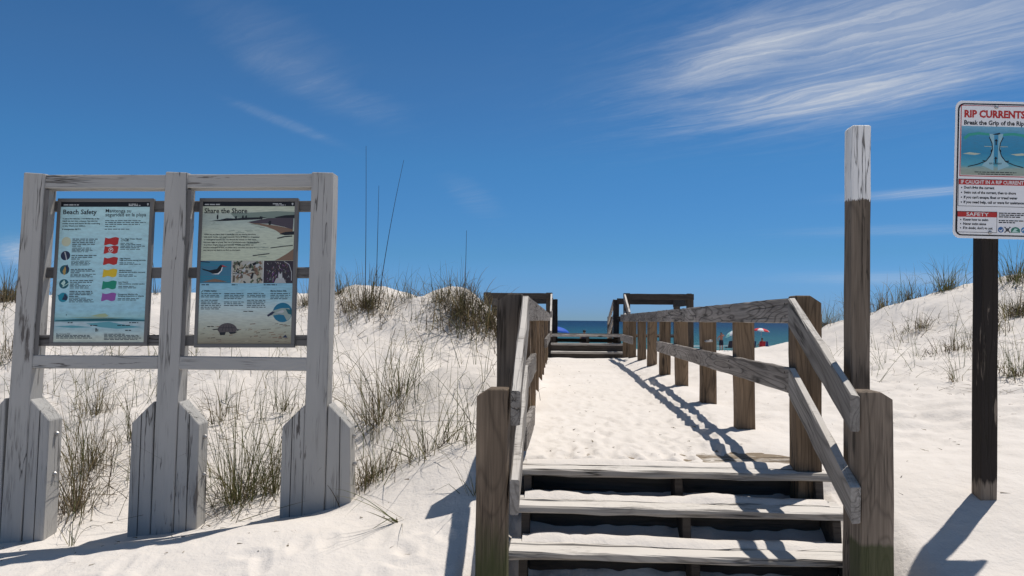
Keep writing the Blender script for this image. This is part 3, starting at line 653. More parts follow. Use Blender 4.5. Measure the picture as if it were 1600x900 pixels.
for pts, m in (([(.02, .845), (.3, .835), (.6, .83), (1, .843), (1, .85), (.5, .851), (0, .853)], DTEAL), ([(.35, .868), (.6, .855), (.8, .878), (.97, .893), (.7, .905), (.5, .893)], flat('soft teal print', (.12, .36, .42))), ([(.4, .815), (.5, .80), (.56, .797), (.6, .815), (.55, .824)], flat('olive wave print', (.40, .48, .28))), ([(.0, .889), (.2, .881), (.42, .894), (.2, .899)], flat('soft teal print', (.12, .36, .42))), ([(.15, .826), (.45, .82), (.8, .828), (.5, .834)], flat('olive wave print', (.30, .44, .36)))): p.poly(pts, m, 1)
for u, v, wd in ((.15, .865, .055), (.4, .884, .08), (.83, .865, .1), (.7, .884, .14), (.79, .919, .065)): p.small(u, u+wd, v, .006, INK)
p.poly([(.46, .902), (.468, .898), (.476, .905), (.474, .925), (.462, .925)], INK, 2); p.poly([(.483, .905), (.492, .908), (.49, .925), (.483, .922)], INK, 2); p.poly([(.125, .808), (.13, .802), (.138, .808), (.13, .812)], INK, 2)
p.text('Rip Currents Kill', .03, .945, .008, INK, .15, .012)
for v, f in ((.9535, .9), (.963, .92), (.9725, 1)): p.small(.03, .44, v, .0052, INKB, fill=f)
for v, f in ((.945, .55), (.9535, .92), (.963, .97), (.9725, 1), (.982, .9)): p.small(.56, .97, v, .005, INKB, fill=f)
p.done('panel_print', core, None)

core, p = panel((317.5, 315), (461, 315), (454, 538), (308.5, 537.5), 'Share the Shore panel with beach, bird and turtle pictures')
sheet(p, 0, 0, 1, .43, grad('shore photo print', [(0, (0.586, 0.634, 0.500)), (.16, (0.610, 0.659, 0.512)), (.2, (0.488, 0.561, 0.488)), (.32, (0.488, 0.573, 0.512)), (.5, (0.610, 0.671, 0.537)), (1, (0.610, 0.659, 0.488))], namt=.08))
sheet(p, 0, .575, 1, 1, grad('turtle photo print', [(0, (0.305, 0.586, 0.732)), (.2, (0.354, 0.622, 0.720)), (.4, (0.561, 0.708, 0.708)), (.55, (0.598, 0.659, 0.586)), (.8, (0.464, 0.464, 0.354)), (1, (0.293, 0.244, 0.159))], namt=.12))
p.rect(0, 0, 1, .0335, INK); p.small(.02, .2, .025, .008, LIGHT); p.small(.76, .86, .019, .006, LIGHT); p.small(.79, .9, .028, .006, LIGHT); arrowhead(p, .975, .018)
HILL = flat('grey green hill print', (.22, .28, .24)); PURP = flat('dusk sand print', (.085, .07, .085)); BRN = flat('brown sand print', (.24, .155, .105)); ROCK = flat('dark rock print', (.02, .022, .026)); FOAMP = flat('foam print', (.52, .56, .44)); PWAT = flat('bird water print', (.06, .20, .30))
p.poly([(.3, .083), (.55, .078), (.8, .068), (1, .074), (1, .12), (.7, .12), (.35, .115)], HILL, 1)
p.poly([(.5, .145), (.72, .118), (.99, .115), (.985, .20), (.9, .182), (.72, .158), (.55, .155)], PURP, 2)
p.poly([(.48, .148), (.62, .156), (.80, .172), (.985, .195), (.985, .235), (.86, .232), (.8, .205), (.7, .18), (.55, .158)], BRN, 2)
p.poly([(.78, .112), (.9, .098), (1, .095), (1, .117), (.8, .117)], ROCK, 3)
p.poly([(.07, .142), (.2, .129), (.26, .119), (.35, .121), (.45, .115), (.58, .113), (.7, .112), (.62, .127), (.45, .132), (.3, .137), (.2, .139)], ROCK, 3)
for u, h in ((.165, .035), (.365, .024), (.44, .028), (.475, .028), (.63, .022), (.645, .02)): p.poly([(u-.007, .127), (u-.011, .127-h*.6), (u-.003, .127-h), (u+.006, .127-h), (u+.009, .127-h*.5), (u+.006, .127)], ROCK, 4)
p.poly([(.715, .148), (.73, .137), (.75, .14), (.745, .165), (.735, .168), (.722, .165)], ROCK, 4)
p.poly([(.84, .232), (.9, .217), (1, .212), (1, .236), (.9, .24)], ROCK, 3); p.line([(.82, .262), (.9, .25), (.98, .246)], .012, ROCK, 3); p.line([(.75, .33), (.9, .318), (.99, .312)], .009, ROCK, 3); p.line([(.56, .385), (.68, .375), (.74, .37)], .01, ROCK, 3)
p.poly([(.84, .405), (.93, .37), (1, .335), (1, .418), (.8, .418)], BRN, 2)
for _ in range(34):
    u, v = rng.uniform(.03, .7), rng.uniform(.15, .40); L = rng.uniform(.02, .1); p.line([(u, v), (u+L, v-rng.uniform(-.002, .004))], rng.uniform(.002, .006), HILL, 2)
p.text('Share the Shore', .02, .083, .034, INK, .465, .014, slab=True)
for k, (tx, wd) in enumerate([('While you are here, keep in mind that you are sharing the shore', .56), ('with birds, turtles, and small mammals. Some of these are threatened', .6), ('or endangered species. Do not disturb the animals or their nests,', .57), ('burrows, eggs, or young. Stay out of protected areas. Use boardwalks', .6), ('to protect fragile dunes and habitats. Wildlife and fishes can', .54), ('become entangled in lines, so please carry out what you carry in', .56), ('and remove any debris you find on the beach.', .40)]):
    p.text(tx, .025, .238+.0186*k, .0088, INK, wd, .02)
p.rect(0, .42, .335, .578, PWAT, 1); p.rect(.345, .42, .675, .578, flat('nest photo print', (.46, .45, .39)), 1); p.rect(.685, .42, 1, .578, flat('burrow photo print', (.045, .035, .045)), 1)
for v in (.435, .45, .53, .545, .56): p.line([(.0, v), (.33, v+.004)], .006, TEAL, 2)
p.line([(.0, .425), (.1, .432)], .012, NAVY, 2)
p.poly([(.01, .474), (.10, .488), (.18, .478), (.205, .455), (.225, .447), (.235, .46), (.23, .49), (.205, .512), (.15, .515), (.09, .497), (.03, .485)], INK, 3)
p.poly([(.12, .514), (.2, .516), (.236, .488), (.24, .462), (.229, .47), (.222, .49), (.19, .508)], WHITE, 4); p.poly([(.232, .45), (.29, .462), (.233, .463)], RED, 3); p.poly([(.03, .57), (.16, .545), (.3, .57)], BRN, 2)
cols = [ROCK, BRN, flat('straw print', (.42, .38, .28)), flat('dry leaf print', (.12, .10, .075)), flat('moss print', (.09, .12, .07)), LIGHT]
for _ in range(90):
    u, v = rng.uniform(.36, .655), rng.uniform(.432, .572); a = rng.uniform(0, 3.1); L = rng.uniform(.012, .045); q = lambda x: (min(max(x[0], .347), .673), min(max(x[1], .422), .576))
    p.line([q((u-L*math.cos(a), v-L*math.sin(a)/p.asp)), q((u+L*math.cos(a), v+L*math.sin(a)/p.asp))], rng.uniform(.006, .028), cols[rng.integers(len(cols))], 2+int(rng.integers(0, 4)))
for _ in range(70):
    u, v = rng.uniform(.70, .985), rng.uniform(.432, .565); a = rng.uniform(.4, 2.4); L = rng.uniform(.012, .03)
    p.line([(u-L*math.cos(a)*.4, v-L*math.sin(a)/p.asp*.6), (u+L*math.cos(a)*.4, v+L*math.sin(a)/p.asp*.6)], rng.uniform(.002, .005), [PUR, HILL, BRN, LIGHT][rng.integers(4)], 2)
p.poly([(.8, .577), (.82, .545), (.86, .535), (.9, .54), (.93, .577)], flat('sand mouse print', (.42, .44, .45)), 3); p.poly([(.842, .535), (.848, .495), (.857, .512), (.872, .512), (.882, .495), (.887, .535), (.866, .548)], LIGHT, 4)
p.line([(.90, .425), (.955, .445), (.985, .50), (.985, .56)], .006, LIGHT, 3)
p.line([(.34, .42), (.34, .578)], .006, WHITE, 4); p.line([(.68, .42), (.68, .578)], .006, WHITE, 4)
for u, wd in ((.02, .08), (.345, .06), (.69, .14)): p.small(u, u+wd, .592, .006, INK)
p.text('Wildlife Habitat', .045, .637, .010, INK, .14, .026); p.text('Marine Debris Kills', .765, .637, .010, INK, .17, .026); p.line([(.02, .642), (.035, .63)], .006, INK, 3)
for u, wd, rows in ((.022, .215, [.653, .665, .6765, .70, .712, .724, .736, .748, .76]), (.268, .215, [.653, .665, .6765, .688, .712, .724, .736]), (.515, .205, [.653, .665, .6765, .70, .712, .724, .736, .748]), (.765, .22, [.653, .665, .677, .689])):
    for v in rows: p.small(u, u+wd, v, .005, INKB, fill=rng.uniform(.85, 1))
p.small(.48, .59, .777, .005, INK); p.small(.1, .17, .882, .005, INK)
p.disc(.90, .782, .105, flat('round blue print', (.02, .17, .28)), 1, 28); p.poly([(.745, .80), (.80, .768), (.89, .752), (.97, .752), (1.0, .79), (.985, .82), (.95, .84), (.915, .80), (.86, .795), (.80, .803)], flat('bird head print', (.33, .40, .36)), 2)
p.poly([(.735, .80), (.79, .775), (.82, .778), (.79, .797), (.745, .812)], NAVY, 3); p.poly([(.93, .755), (1.0, .765), (1.002, .80), (.96, .79)], DTEAL, 3); p.poly([(.83, .783), (.9, .765), (.92, .772), (.9, .785)], LIGHT, 3)
sh = [(.21, .905)]+[(.315-.105*math.cos(t/10*math.pi), .905-.05*math.sin(t/10*math.pi)) for t in range(11)]+[(.42, .905), (.40, .918), (.23, .92)]
SHELL = flat('turtle shell print', (.10, .085, .085)); p.poly(sh, SHELL, 2)
for a in range(1, 5): p.line([(.22+.038*a, .912), (.25+.026*a, .872)], .004, ROCK, 3)
p.line([(.23, .888), (.4, .888)], .004, ROCK, 3)
p.poly([(.15, .899), (.215, .893), (.22, .90), (.17, .905)], ROCK, 2); p.poly([(.42, .897), (.45, .902), (.42, .91)], ROCK, 2); p.poly([(.23, .92), (.3, .918), (.29, .938), (.24, .94)], ROCK, 3); p.poly([(.33, .918), (.42, .916), (.4, .927), (.35, .932)], ROCK, 3)
for _ in range(60):
    u, v = rng.uniform(.02, .95), rng.uniform(.86, .985); L = rng.uniform(.01, .06); p.line([(u, v), (u+L, v-.003)], rng.uniform(.003, .009), [BRN, cols[2], cols[3]][rng.integers(3)], 1)
p.poly([(.86, .955), (.89, .94), (.9, .96)], BRN, 3); p.poly([(.905, .955), (.94, .935), (.96, .957)], NAVY, 3)
p.done('panel_print', core, None)

# ------------------------------------------------------------------ rip current sign
SDP = 4.3
rs = empty('rip_current_sign', P(1539, 786, SDP), 'white rip currents warning sign on a black stained post at the right', 'sign')
a = P(1548, 372-40, SDP+.02)+fh*.045; b = P(1545, 787, SDP+.02)+fh*.045; kd = (b-a).normalized()
timber('sign_post', b+kd*.3, a-kd*.35, .094, .09, rc, M_SIGNPOST, rs, jit=.0015, ch=.004)
TLp, BLp = P(1493.5, 157, SDP), P(1488.5, 371.5, SDP); V = BLp-TLp; n = -fh.copy(); U = V.cross(n).normalized()
U = -U if U.dot(rc) < 0 else U
n = U.cross(V).normalized(); n = n if n.dot(EYE-TLp) > 0 else -n
U = U*(128/F*SDP)
def rrect(u0, v0, u1, v1, r, asp, k=6):
    pts = []
    for cx_, cy_, a0 in ((u1-r, v0+r/asp, -90), (u1-r, v1-r/asp, 0), (u0+r, v1-r/asp, 90), (u0+r, v0+r/asp, 180)):
        for i in range(k+1): t = R(a0+90*i/k); pts.append((cx_+r*math.cos(t), cy_+r/asp*math.sin(t)))
    return pts
asp = V.length/U.length
M_PLATE = flat('white sign sheeting', (.84, .84, .85), .35, .4)
bm = prism_bm([TLp+U*u+V*v for u, v in rrect(0, 0, 1, 1, .085, asp)], -n*.003, .0005); plate = obj('sign_plate', bm, M_PLATE, rs)
p = Print(TLp, U, V, n); p.k = 0
def U_(x): return (x-1490.5)/128
def V_(y): return (y-157)/214.5
p.poly(rrect(.028, .018, .972, .982, .075, asp), INK, 0); p.poly(rrect(.046, .028, .954, .972, .065, asp), M_PLATE, 1)
u0, u1 = .062, .938
p.rect(u0, V_(164), u1, V_(275), RED, 2); p.rect(u0+.01, V_(165), u1-.01, V_(273.6), M_PLATE, 3)
p.text('RIP CURRENTS', .105, V_(182.6), 10.6/214.5, RED, .745, .045, 4); p.text('Break the Grip of the Rip!', .105, V_(194.2), 6.6/214.5, INK, .745, .032, 4)
WAT = grad('rip picture print', [(0, (.20, .46, .62)), (.2, (.06, .29, .50)), (.55, (.035, .27, .47)), (.8, (.10, .40, .52)), (.86, (.33, .43, .38)), (1, (.36, .40, .32))], namt=.12)
pt, pb, pl, pr = V_(196.5), V_(272.8), .075, .925
def q(x, y): return (pl+(pr-pl)*x, pt+(pb-pt)*y)
sheet(p, pl, pt, pr, pb, WAT, 4)
for sg in (1, -1):
    h = lambda x: .5+sg*(x-.5)
    pg = [q(h(.03), .23), q(h(.10), .15), q(h(.25), .12), q(h(.40), .14), q(h(.40), .19), q(h(.25), .17), q(h(.12), .20), q(h(.05), .29)]; p.poly(pg, flat('wave green print', (.05, .36, .28)), 5)
    p.poly([q(h(.02), .57), q(h(.12), .535), (q(h(.29), .56)), q(h(.2), .59)], FOAMP, 5)
    p.poly([q(h(.40), .15), q(h(.47), .15), q(h(.47), .9), q(h(.30), .80), (q(h(.42), .62)), q(h(.44), .4)], flat('rip foam print', (.30, .52, .60)), 5)
    p.line([q(h(.10), .83), q(h(.24), .78), q(h(.36), .71), q(h(.42), .60), q(h(.45), .47), q(h(.44), .34), q(h(.40), .22)], .011, INK, 6)
    p.line([q(h(.36), .71), q(h(.31), .70)], .011, INK, 6); p.line([q(h(.44), .47), q(h(.43), .52)], .014, INK, 6)
    p.line([q(h(.33), .41), q(h(.44), .41)], .006, FOAMP, 6)
for y in (.30, .66):
    p.line([q(.5, y+.08), q(.5, y)], .014, INK, 6); p.poly([q(.475, y), q(.525, y), q(.5, y-.05)], INK, 6)
p.poly([q(.44, .165), q(.5, .14), q(.55, .125), q(.56, .15), q(.52, .17)], INK, 6)
p.text('RIP CURRENT', q(.41, 0)[0], q(0, .775)[1], .012, INK, .15, .012, 6)
p.small(q(.2, 0)[0], q(.8, 0)[0], q(0, .945)[1], .0055, INK, 6); p.small(q(.25, 0)[0], q(.75, 0)[0], q(0, .985)[1], .0055, INK, 6)
def box(x0, y0, x1, y1, head):
    a, b, c, d = U_(x0), V_(y0), U_(x1), V_(y1); p.rect(a, b, c, d, INK, 2); p.rect(a+.006, b+.004, c-.006, d-.0035, M_PLATE, 3); p.rect(a+.006, b+.004, c-.006, V_(head), RED, 4)
box(1497, 279, 1611, 321.8, 288); box(1496.3, 329.5, 1559, 362.5, 338.3)
p.text('IF CAUGHT IN A RIP CURRENT', U_(1501), V_(286.3), 5.3/214.5, WHITE, .765, .022, 5); p.text('SAFETY', U_(1510.5), V_(336.6), 5.2/214.5, WHITE, .275, .016, 5)
for k, (tx, wd) in enumerate([("Don't fight the current", .37), ('Swim out of the current, then to shore', .635), ("If you can't escape, float or tread water", .655), ('If you need help, call or wave for assistance', .735)]):
    y = 294.4+7.55*k; p.text(tx, U_(1506), V_(y), 3.9/214.5, INK, wd, .032, 5); p.disc(U_(1502.3), V_(y-1.6), .008, INK, 5, 8)
for k, (tx, wd) in enumerate([('Know how to swim', .305), ('Never swim alone', .28), ("If in doubt, don't go out", .36)]):
    y = 344.3+6.5*k; p.text(tx, U_(1506), V_(y), 3.7/214.5, INK, wd, .032, 5); p.disc(U_(1502), V_(y-1.5), .008, INK, 5, 8)
for k, wd in enumerate((.36, .38, .26, 0, .33, .2)):
    if wd: p.small(U_(1561.5), U_(1561.5)+wd, V_(332.3+2.9*k), .0075, INK, 4)
p.disc(U_(1565), V_(357.3), .035, flat('round blue emblem', (.04, .13, .34)), 4, 20); p.poly([(U_(1561.5), V_(356.5)), (U_(1564.5), V_(358.5)), (U_(1568.8), V_(354.8)), (U_(1566), V_(360.2)), (U_(1563.5), V_(359.8))], WHITE, 5)
c = (U_(1575.3), V_(357.3)); p.disc(*c, .02, INK, 4, 14); p.disc(*c, .013, LIGHT, 5, 12)
for sx, sy in ((1, 1), (1, -1)): p.line([(c[0]-sx*.036, c[1]-sy*.021), (c[0]+sx*.036, c[1]+sy*.021)], .011, INK, 6)
c = (U_(1588), V_(357.3)); p.poly([(c[0]+.055*math.cos(R(t)), c[1]+.004-.022*math.sin(R(t))*1.15) for t in range(0, 181, 12)]+[(c[0]-.055, c[1]+.02), (c[0]+.055, c[1]+.02)], flat('dark green emblem', (.04, .2, .14)), 4); p.poly([(c[0]-.045, c[1]+.016), (c[0]-.01, c[1]-.012), (c[0]+.03, c[1]-.008), (c[0]+.0, c[1]+.004), (c[0]+.048, c[1]+.016)], SAIL, 5)
p.disc(U_(1601), V_(357.3), .035, flat('square blue emblem', (.05, .22, .45)), 4, 20); p.line([(U_(1598), V_(358.5)), (U_(1601), V_(355.5)), (U_(1604), V_(358))], .012, WHITE, 5)
p.done('sign_print', plate, None)
for x, y in ((1553.5, 166.5), (1548, 362)):
    c = TLp+U*U_(x)+V*V_(y); obj('bolt', tube_bm([c+n*.002, c+n*.008, c+n*.011], [.011, .010, .006], 10), M_STEEL, plate)

# ------------------------------------------------------------------ dune grass
def grass_mat(name, cols, trans=.38):
    def fn(t, b):
        rnd = t.new('ShaderNodeNewGeometry').outputs['Random Per Island']
        c = t.stops(rnd, [(i/(len(cols)-1), k) for i, k in enumerate(cols)]); t.l.new(c, b.inputs['Base Color'])
        tr = t.new('ShaderNodeBsdfTranslucent'); t.l.new(c, tr.inputs[0]); mx = t.new('ShaderNodeMixShader'); mx.inputs[0].default_value = trans
        t.l.new(b.outputs[0], mx.inputs[1]); t.l.new(tr.outputs[0], mx.inputs[2]); t.l.new(mx.outputs[0], t.n['Material Output'].inputs[0])
    return mat(name, fn, rough=.6, spec=.2)
G_GREEN = grass_mat('green dune grass', [(.075, .095, .028), (.115, .135, .043), (.05, .065, .025), (.27, .225, .105), (.14, .15, .055)])
G_MIX = grass_mat('green and straw dune grass', [(.075, .09, .03), (.16, .125, .06), (.34, .27, .15), (.075, .055, .032), (.14, .145, .055)])
G_DEAD = grass_mat('dead brown dune grass', [(.10, .075, .048), (.19, .145, .09), (.055, .042, .03), (.28, .22, .14), (.13, .11, .06)], .15)
class Blades:
    def __init__(s): s.v = []; s.f = []
    def blade(s, base, az_, L, t0, bend, wd, n=6, wob=0):
        p = np.array(base, float); d = np.array([math.sin(az_), math.cos(az_), 0]); sd_ = np.array([math.cos(az_), -math.sin(az_), 0])
        tw = rng.uniform(-1.2, 1.2); i0 = len(s.v); kink = (rng.integers(2, n), rng.uniform(.7, 1.9)) if rng.random() < .14 else (99, 0)
        for k in range(n+1):
            t = k/n; th_ = t0+bend*t*t+(kink[1] if k >= kink[0] else 0); step = d*math.sin(th_)+np.array([0, 0, math.cos(th_)])
            nn = np.cross(step, sd_); w_ = (sd_*math.cos(tw)+nn*math.sin(tw))*wd*.5*(1-t)**.6
            if k < n: s.v += [tuple(p-w_), tuple(p+w_)]
            else: s.v.append(tuple(p))
            if k < n: p = p+step*L/n+sd_*(rng.normal(0, wob) if wob else 0)
        for k in range(n-1): a = i0+2*k; s.f.append((a, a+1, a+3, a+2))
        a = i0+2*(n-1); s.f.append((a, a+1, a+2))
    def build(s, name, m, parent=None): return obj(name, (s.v, [], s.f), m, parent, None, True)
def clump(px, py, nb, hgt, spread, label, m=G_GREEN, lean=.38, bend=1.25, wd=.0058, flat_=None, stalks=(), cat='grass', dead=0, leanaz=None, name='grass_clump', base=None):
    b = base or hit(px, py); e = empty(name, b, label, cat, 'clumps of dune grass')
    B = Blades()
    for _ in range(int(nb*.85)):
        r = abs(rng.normal(0, spread*.5)); a = rng.uniform(0, 6.283); x, y = b.x+r*math.sin(a), b.y+r*math.cos(a)
        z = gz(x, y)-.02; L = hgt*rng.uniform(.4, 1.2); az_ = a+rng.normal(0, .8) if leanaz is None else leanaz+rng.normal(0, .45)
        B.blade((x, y, z), az_, L, abs(rng.normal(0, lean)) if flat_ is None else flat_+rng.normal(0, .12), abs(rng.normal(0, bend)), wd*rng.uniform(.6, 1.2))
    B.build('blades', m, e)
    if dead:
        B = Blades()
        for _ in range(dead):
            r = abs(rng.normal(0, spread*.62)); a = rng.uniform(0, 6.283); x, y = b.x+r*math.sin(a), b.y+r*math.cos(a)
            B.blade((x, y, gz(x, y)-.02), rng.uniform(0, 6.28), hgt*rng.uniform(.25, .6), abs(rng.normal(.5, .4)), abs(rng.normal(.9, .8)), wd*rng.uniform(.6, 1.3))
        B.build('dead_blades', G_DEAD, e)
    for (tx, ty, off) in stalks:                       # tall flower stalks, ending at the pixel height given
        x0 = b.x+off; q0 = Vector((x0, b.y, gz(x0, b.y)-.03)); dep = (q0-EYE).dot(fw); q1 = P(tx, ty, dep)
        mid = q0.lerp(q1, .5)+Vector((-(q1.x-q0.x)*.18+.01, 0, 0)); pts = [q0.lerp(mid, t).lerp(mid.lerp(q1, t), t) for t in np.linspace(0, 1, 14)]
        obj('stalk', tube_bm(pts, [.0052*(1-.62*i/13) for i in range(14)], 5), G_DEAD, e)
    return e
CL = [
 (573, 487, 200, .52, .44, 'dense grass tuft with three tall bare stalks on the dune crest right of the board', dict(m=G_MIX, dead=460, lean=.3, bend=.7, wd=.008, stalks=((572, 228, -.02), (592, 290, .1), (631, 250, .12)))),
 (722, 492, 200, .52, .44, 'bushy brown and green tuft left of the corner post of the left railing', dict(m=G_MIX, dead=480, lean=.4, bend=.8, wd=.008, stalks=((729, 360, .02),))),
 (765, 505, 90, .45, .30, 'brown tuft pressed against the corner post of the left railing', dict(m=G_MIX, dead=340, lean=.4, wd=.008)),
 (690, 470, 50, .42, .2, 'small thin tuft between the two big crest tufts', dict(m=G_GREEN, dead=60, wd=.007)),
 (530, 462, 60, .42, .25, 'tuft on the crest just behind the right board post', dict(m=G_GREEN, dead=120, wd=.007)),
 (640, 470, 36, .40, .2, 'sparse tuft on the right shoulder of the tall stalk tuft', dict(m=G_GREEN, dead=60, wd=.006)),
 (118, 800, 75, 1.05, .22, 'tall green and straw tuft growing between the left and centre board posts', dict(m=G_MIX, dead=100, lean=.38, bend=1.0)),
 (140, 735, 80, .70, .24, 'thin reddish tuft behind the tall tuft between left and centre board posts', dict(m=G_MIX, dead=60, lean=.3)),
 (372, 785, 170, .9, .28, 'thick dark green spreading tuft between centre and right board posts', dict(m=G_GREEN, dead=110, lean=.5, bend=1.1)),
 (428, 770, 65, .72, .10, 'upright green tuft leaning on the right board post', dict(m=G_GREEN, dead=30, lean=.28)),
 (345, 655, 28, .46, .14, 'faint dry tuft on the dune seen under the Share the Shore panel', dict(m=G_MIX, dead=24)),
 (150, 650, 40, .45, .18, 'low brown tuft on the dune seen under the Beach Safety panel', dict(m=G_MIX, dead=60)),
 (205, 690, 30, .5, .2, 'wispy tuft left of the centre board post base', dict(m=G_MIX, dead=40)),
 (445, 640, 30, .42, .14, 'small tuft on the dune left of the right board post', dict(m=G_GREEN, dead=24)),
 (592, 668, 110, .90, .24, 'tall airy tuft on the slope right of the board, with long arching blades', dict(m=G_MIX, dead=40, lean=.4, bend=1.1)),
 (625, 625, 60, .55, .22, 'spiky tuft higher up the slope behind the tall airy tuft', dict(m=G_GREEN, dead=40, lean=.45)),
 (578, 752, 70, .42, .2, 'brown bent tuft beside the bolts of the right board post', dict(m=G_MIX, dead=110, lean=.5)),
 (668, 705, 44, .62, .22, 'arching tuft midway between the board and the left newel', dict(m=G_GREEN, dead=24, lean=.5)),
 (700, 690, 16, .5, .12, 'few thin blades on the slope near the left newel', dict(m=G_GREEN, dead=12, lean=.5)),
 (733, 690, 24, .55, .1, 'green blades growing right behind the left newel', dict(m=G_GREEN, dead=12, lean=.45)),
 (742, 775, 20, .42, .07, 'short blades in the shade at the left newel', dict(m=G_GREEN, lean=.6, bend=1.3)),
 (312, 812, 9, .85, .04, 'few long blades arching left across the foot of the centre board post', dict(m=G_GREEN, lean=.5, bend=1.2, leanaz=-1.5, wd=.0045)),
 (112, 852, 14, .42, .06, 'short arching tuft on the shaded sand in front of the left board post', dict(m=G_GREEN, lean=.6, bend=1.2)),
 (628, 816, 16, .5, .03, 'flattened tuft lying alone on the foreground sand', dict(m=G_GREEN, flat_=1.0, bend=.5, leanaz=-2.3, wd=.007)),
 (8, 470, 130, .55, .45, 'dark tuft on the dune at the left edge of the photo', dict(m=G_MIX, dead=300, wd=.008)),
 (15, 560, 70, .45, .3, 'brown wisps on the slope at the left edge, below the dark tuft', dict(m=G_MIX, dead=90)),
 (244, 470, 40, .46, .2, 'tuft on the crest seen between the Beach Safety panel and the centre post', dict(m=G_MIX, dead=60, stalks=((237, 398, 0),))),
 (478, 480, 40, .42, .22, 'tuft on the crest seen right of the Share the Shore panel', dict(m=G_MIX, dead=110)),
 (848, 566, 26, .42, .10, 'brown tuft against the inside of the left railing', dict(m=G_MIX, dead=40)),
 (826, 650, 5, .3, .05, 'a few blades at the foot of the left railing', dict(m=G_GREEN)),
 (1290, 500, 60, .55, .30, 'yellowish tuft on the dune right of the corner post of the right railing', dict(m=G_MIX, dead=60, wd=.009)),
 (1335, 492, 60, .58, .30, 'tuft mostly hidden behind the tall white topped post', dict(m=G_MIX, dead=50, wd=.009)),
 (1378, 486, 60, .60, .28, 'tuft just right of the tall white topped post', dict(m=G_MIX, dead=90, wd=.009)),
 (1418, 468, 60, .60, .3, 'tuft on the right crest, left of the tallest crest tuft', dict(m=G_GREEN, dead=60, wd=.009)),
 (1478, 452, 110, .62, .34, 'tallest green tuft on the right crest, left of the sign post', dict(m=G_GREEN, dead=80, wd=.009)),
 (1436, 512, 40, .38, .4, 'dry low tuft on the face of the right dune', dict(m=G_MIX, dead=120, wd=.008)),
 (1490, 545, 40, .34, .4, 'spread of dry grass below the crest left of the sign post', dict(m=G_DEAD, dead=90, wd=.007)),
 (1585, 440, 130, .68, .42, 'large tuft on the crest right of the sign post', dict(m=G_GREEN, dead=150, wd=.009)),
 (1590, 490, 60, .5, .3, 'brown tuft under the large crest tuft at the right edge', dict(m=G_MIX, dead=160, wd=.009)),
 (1588, 585, 60, .42, .22, 'low tuft on the sand right of the sign post', dict(m=G_GREEN, dead=60, wd=.007, lean=.5)),
 (1492, 598, 24, .34, .1, 'small flattened tuft on the sand left of the sign post', dict(m=G_MIX, dead=12, lean=.7, leanaz=-1.6)),
 (1545, 520, 30, .36, .3, 'thin dry tuft directly behind the sign post', dict(m=G_MIX, dead=60, wd=.008)),
]
for px, py, nb, h_, sp_, lab, kw in CL: clump(px, py, nb, h_, sp_, lab, **kw)
# single blades and dead stems all over the slopes, too many to count
B = Blades(); L_ = Blades()
def slope_ok(x, y): return not (-.42 < x < 1.75 and 3 < y < 21)
k = 0
while k < 820:
    px, py = rng.uniform(-60, 770), rng.uniform(470, 790)
    if k > 560: px, py = rng.uniform(1300, 1700), rng.uniform(455, 600)
    b = hit(px, py); k += 1
    if not slope_ok(b.x, b.y) or b.y < 5: continue
    if vnoise(np.array([b.x*.9]), np.array([b.y*.9]), 91)[0] < -.15 and rng.random() < .7: continue
    for _ in range(rng.integers(1, 4)): B.blade((b.x+rng.normal(0, .03), b.y+rng.normal(0, .03), b.z-.02), rng.uniform(0, 6.28), rng.uniform(.14, .5) if rng.random() < .8 else rng.uniform(.5, .95), abs(rng.normal(.15, .45)), abs(rng.normal(.9, .9)), .0052)
k = 0
while k < 2200:
    px, py = rng.uniform(-60, 775), rng.uniform(455, 800)
    if k > 1600: px, py = rng.uniform(1290, 1700), rng.uniform(440, 620)
    b = hit(px, py); k += 1
    if not slope_ok(b.x, b.y) or b.y < 5.0: continue
    if vnoise(np.array([b.x*.8]), np.array([b.y*.8]), 95)[0] < -.1 and rng.random() < .8: continue
    L_.blade((b.x, b.y, b.z+.012), rng.uniform(0, 6.28), rng.uniform(.06, .26), rng.uniform(1.15, 1.5), rng.uniform(-.3, .4), .005, 4, .012)
o = B.build('sparse_dune_grass', G_GREEN); tag(o, 'single thin grass blades scattered over the dune slopes', None, None, 'stuff')
o = L_.build('dead_stem_litter', G_DEAD); tag(o, 'dead stems and twigs littering the dune sand', None, None, 'stuff')

B = Blades()
for k in range(420):
    x, y = (rng.uniform(-4.2, -.6), rng.uniform(2.8, 5.2)) if k < 170 else ((rng.uniform(-.1, 1.35), 5+rng.random()**1.6*12) if k < 270 else (rng.uniform(1.8, 4.5), rng.uniform(2.8, 9)))
    z = float(height(np.array([x]), np.array([y]))[0]) if k % 1 == 0 else 0
    B.blade((x, y, z+.004), rng.uniform(0, 6.28), rng.uniform(.012, .06), rng.uniform(1.4, 1.62), rng.uniform(-.3, .3), rng.uniform(.003, .009), 3, .003)
o = B.build('beach_debris', G_DEAD); tag(o, 'tiny twigs and bits of dry leaf lying on the white sand', None, None, 'stuff')

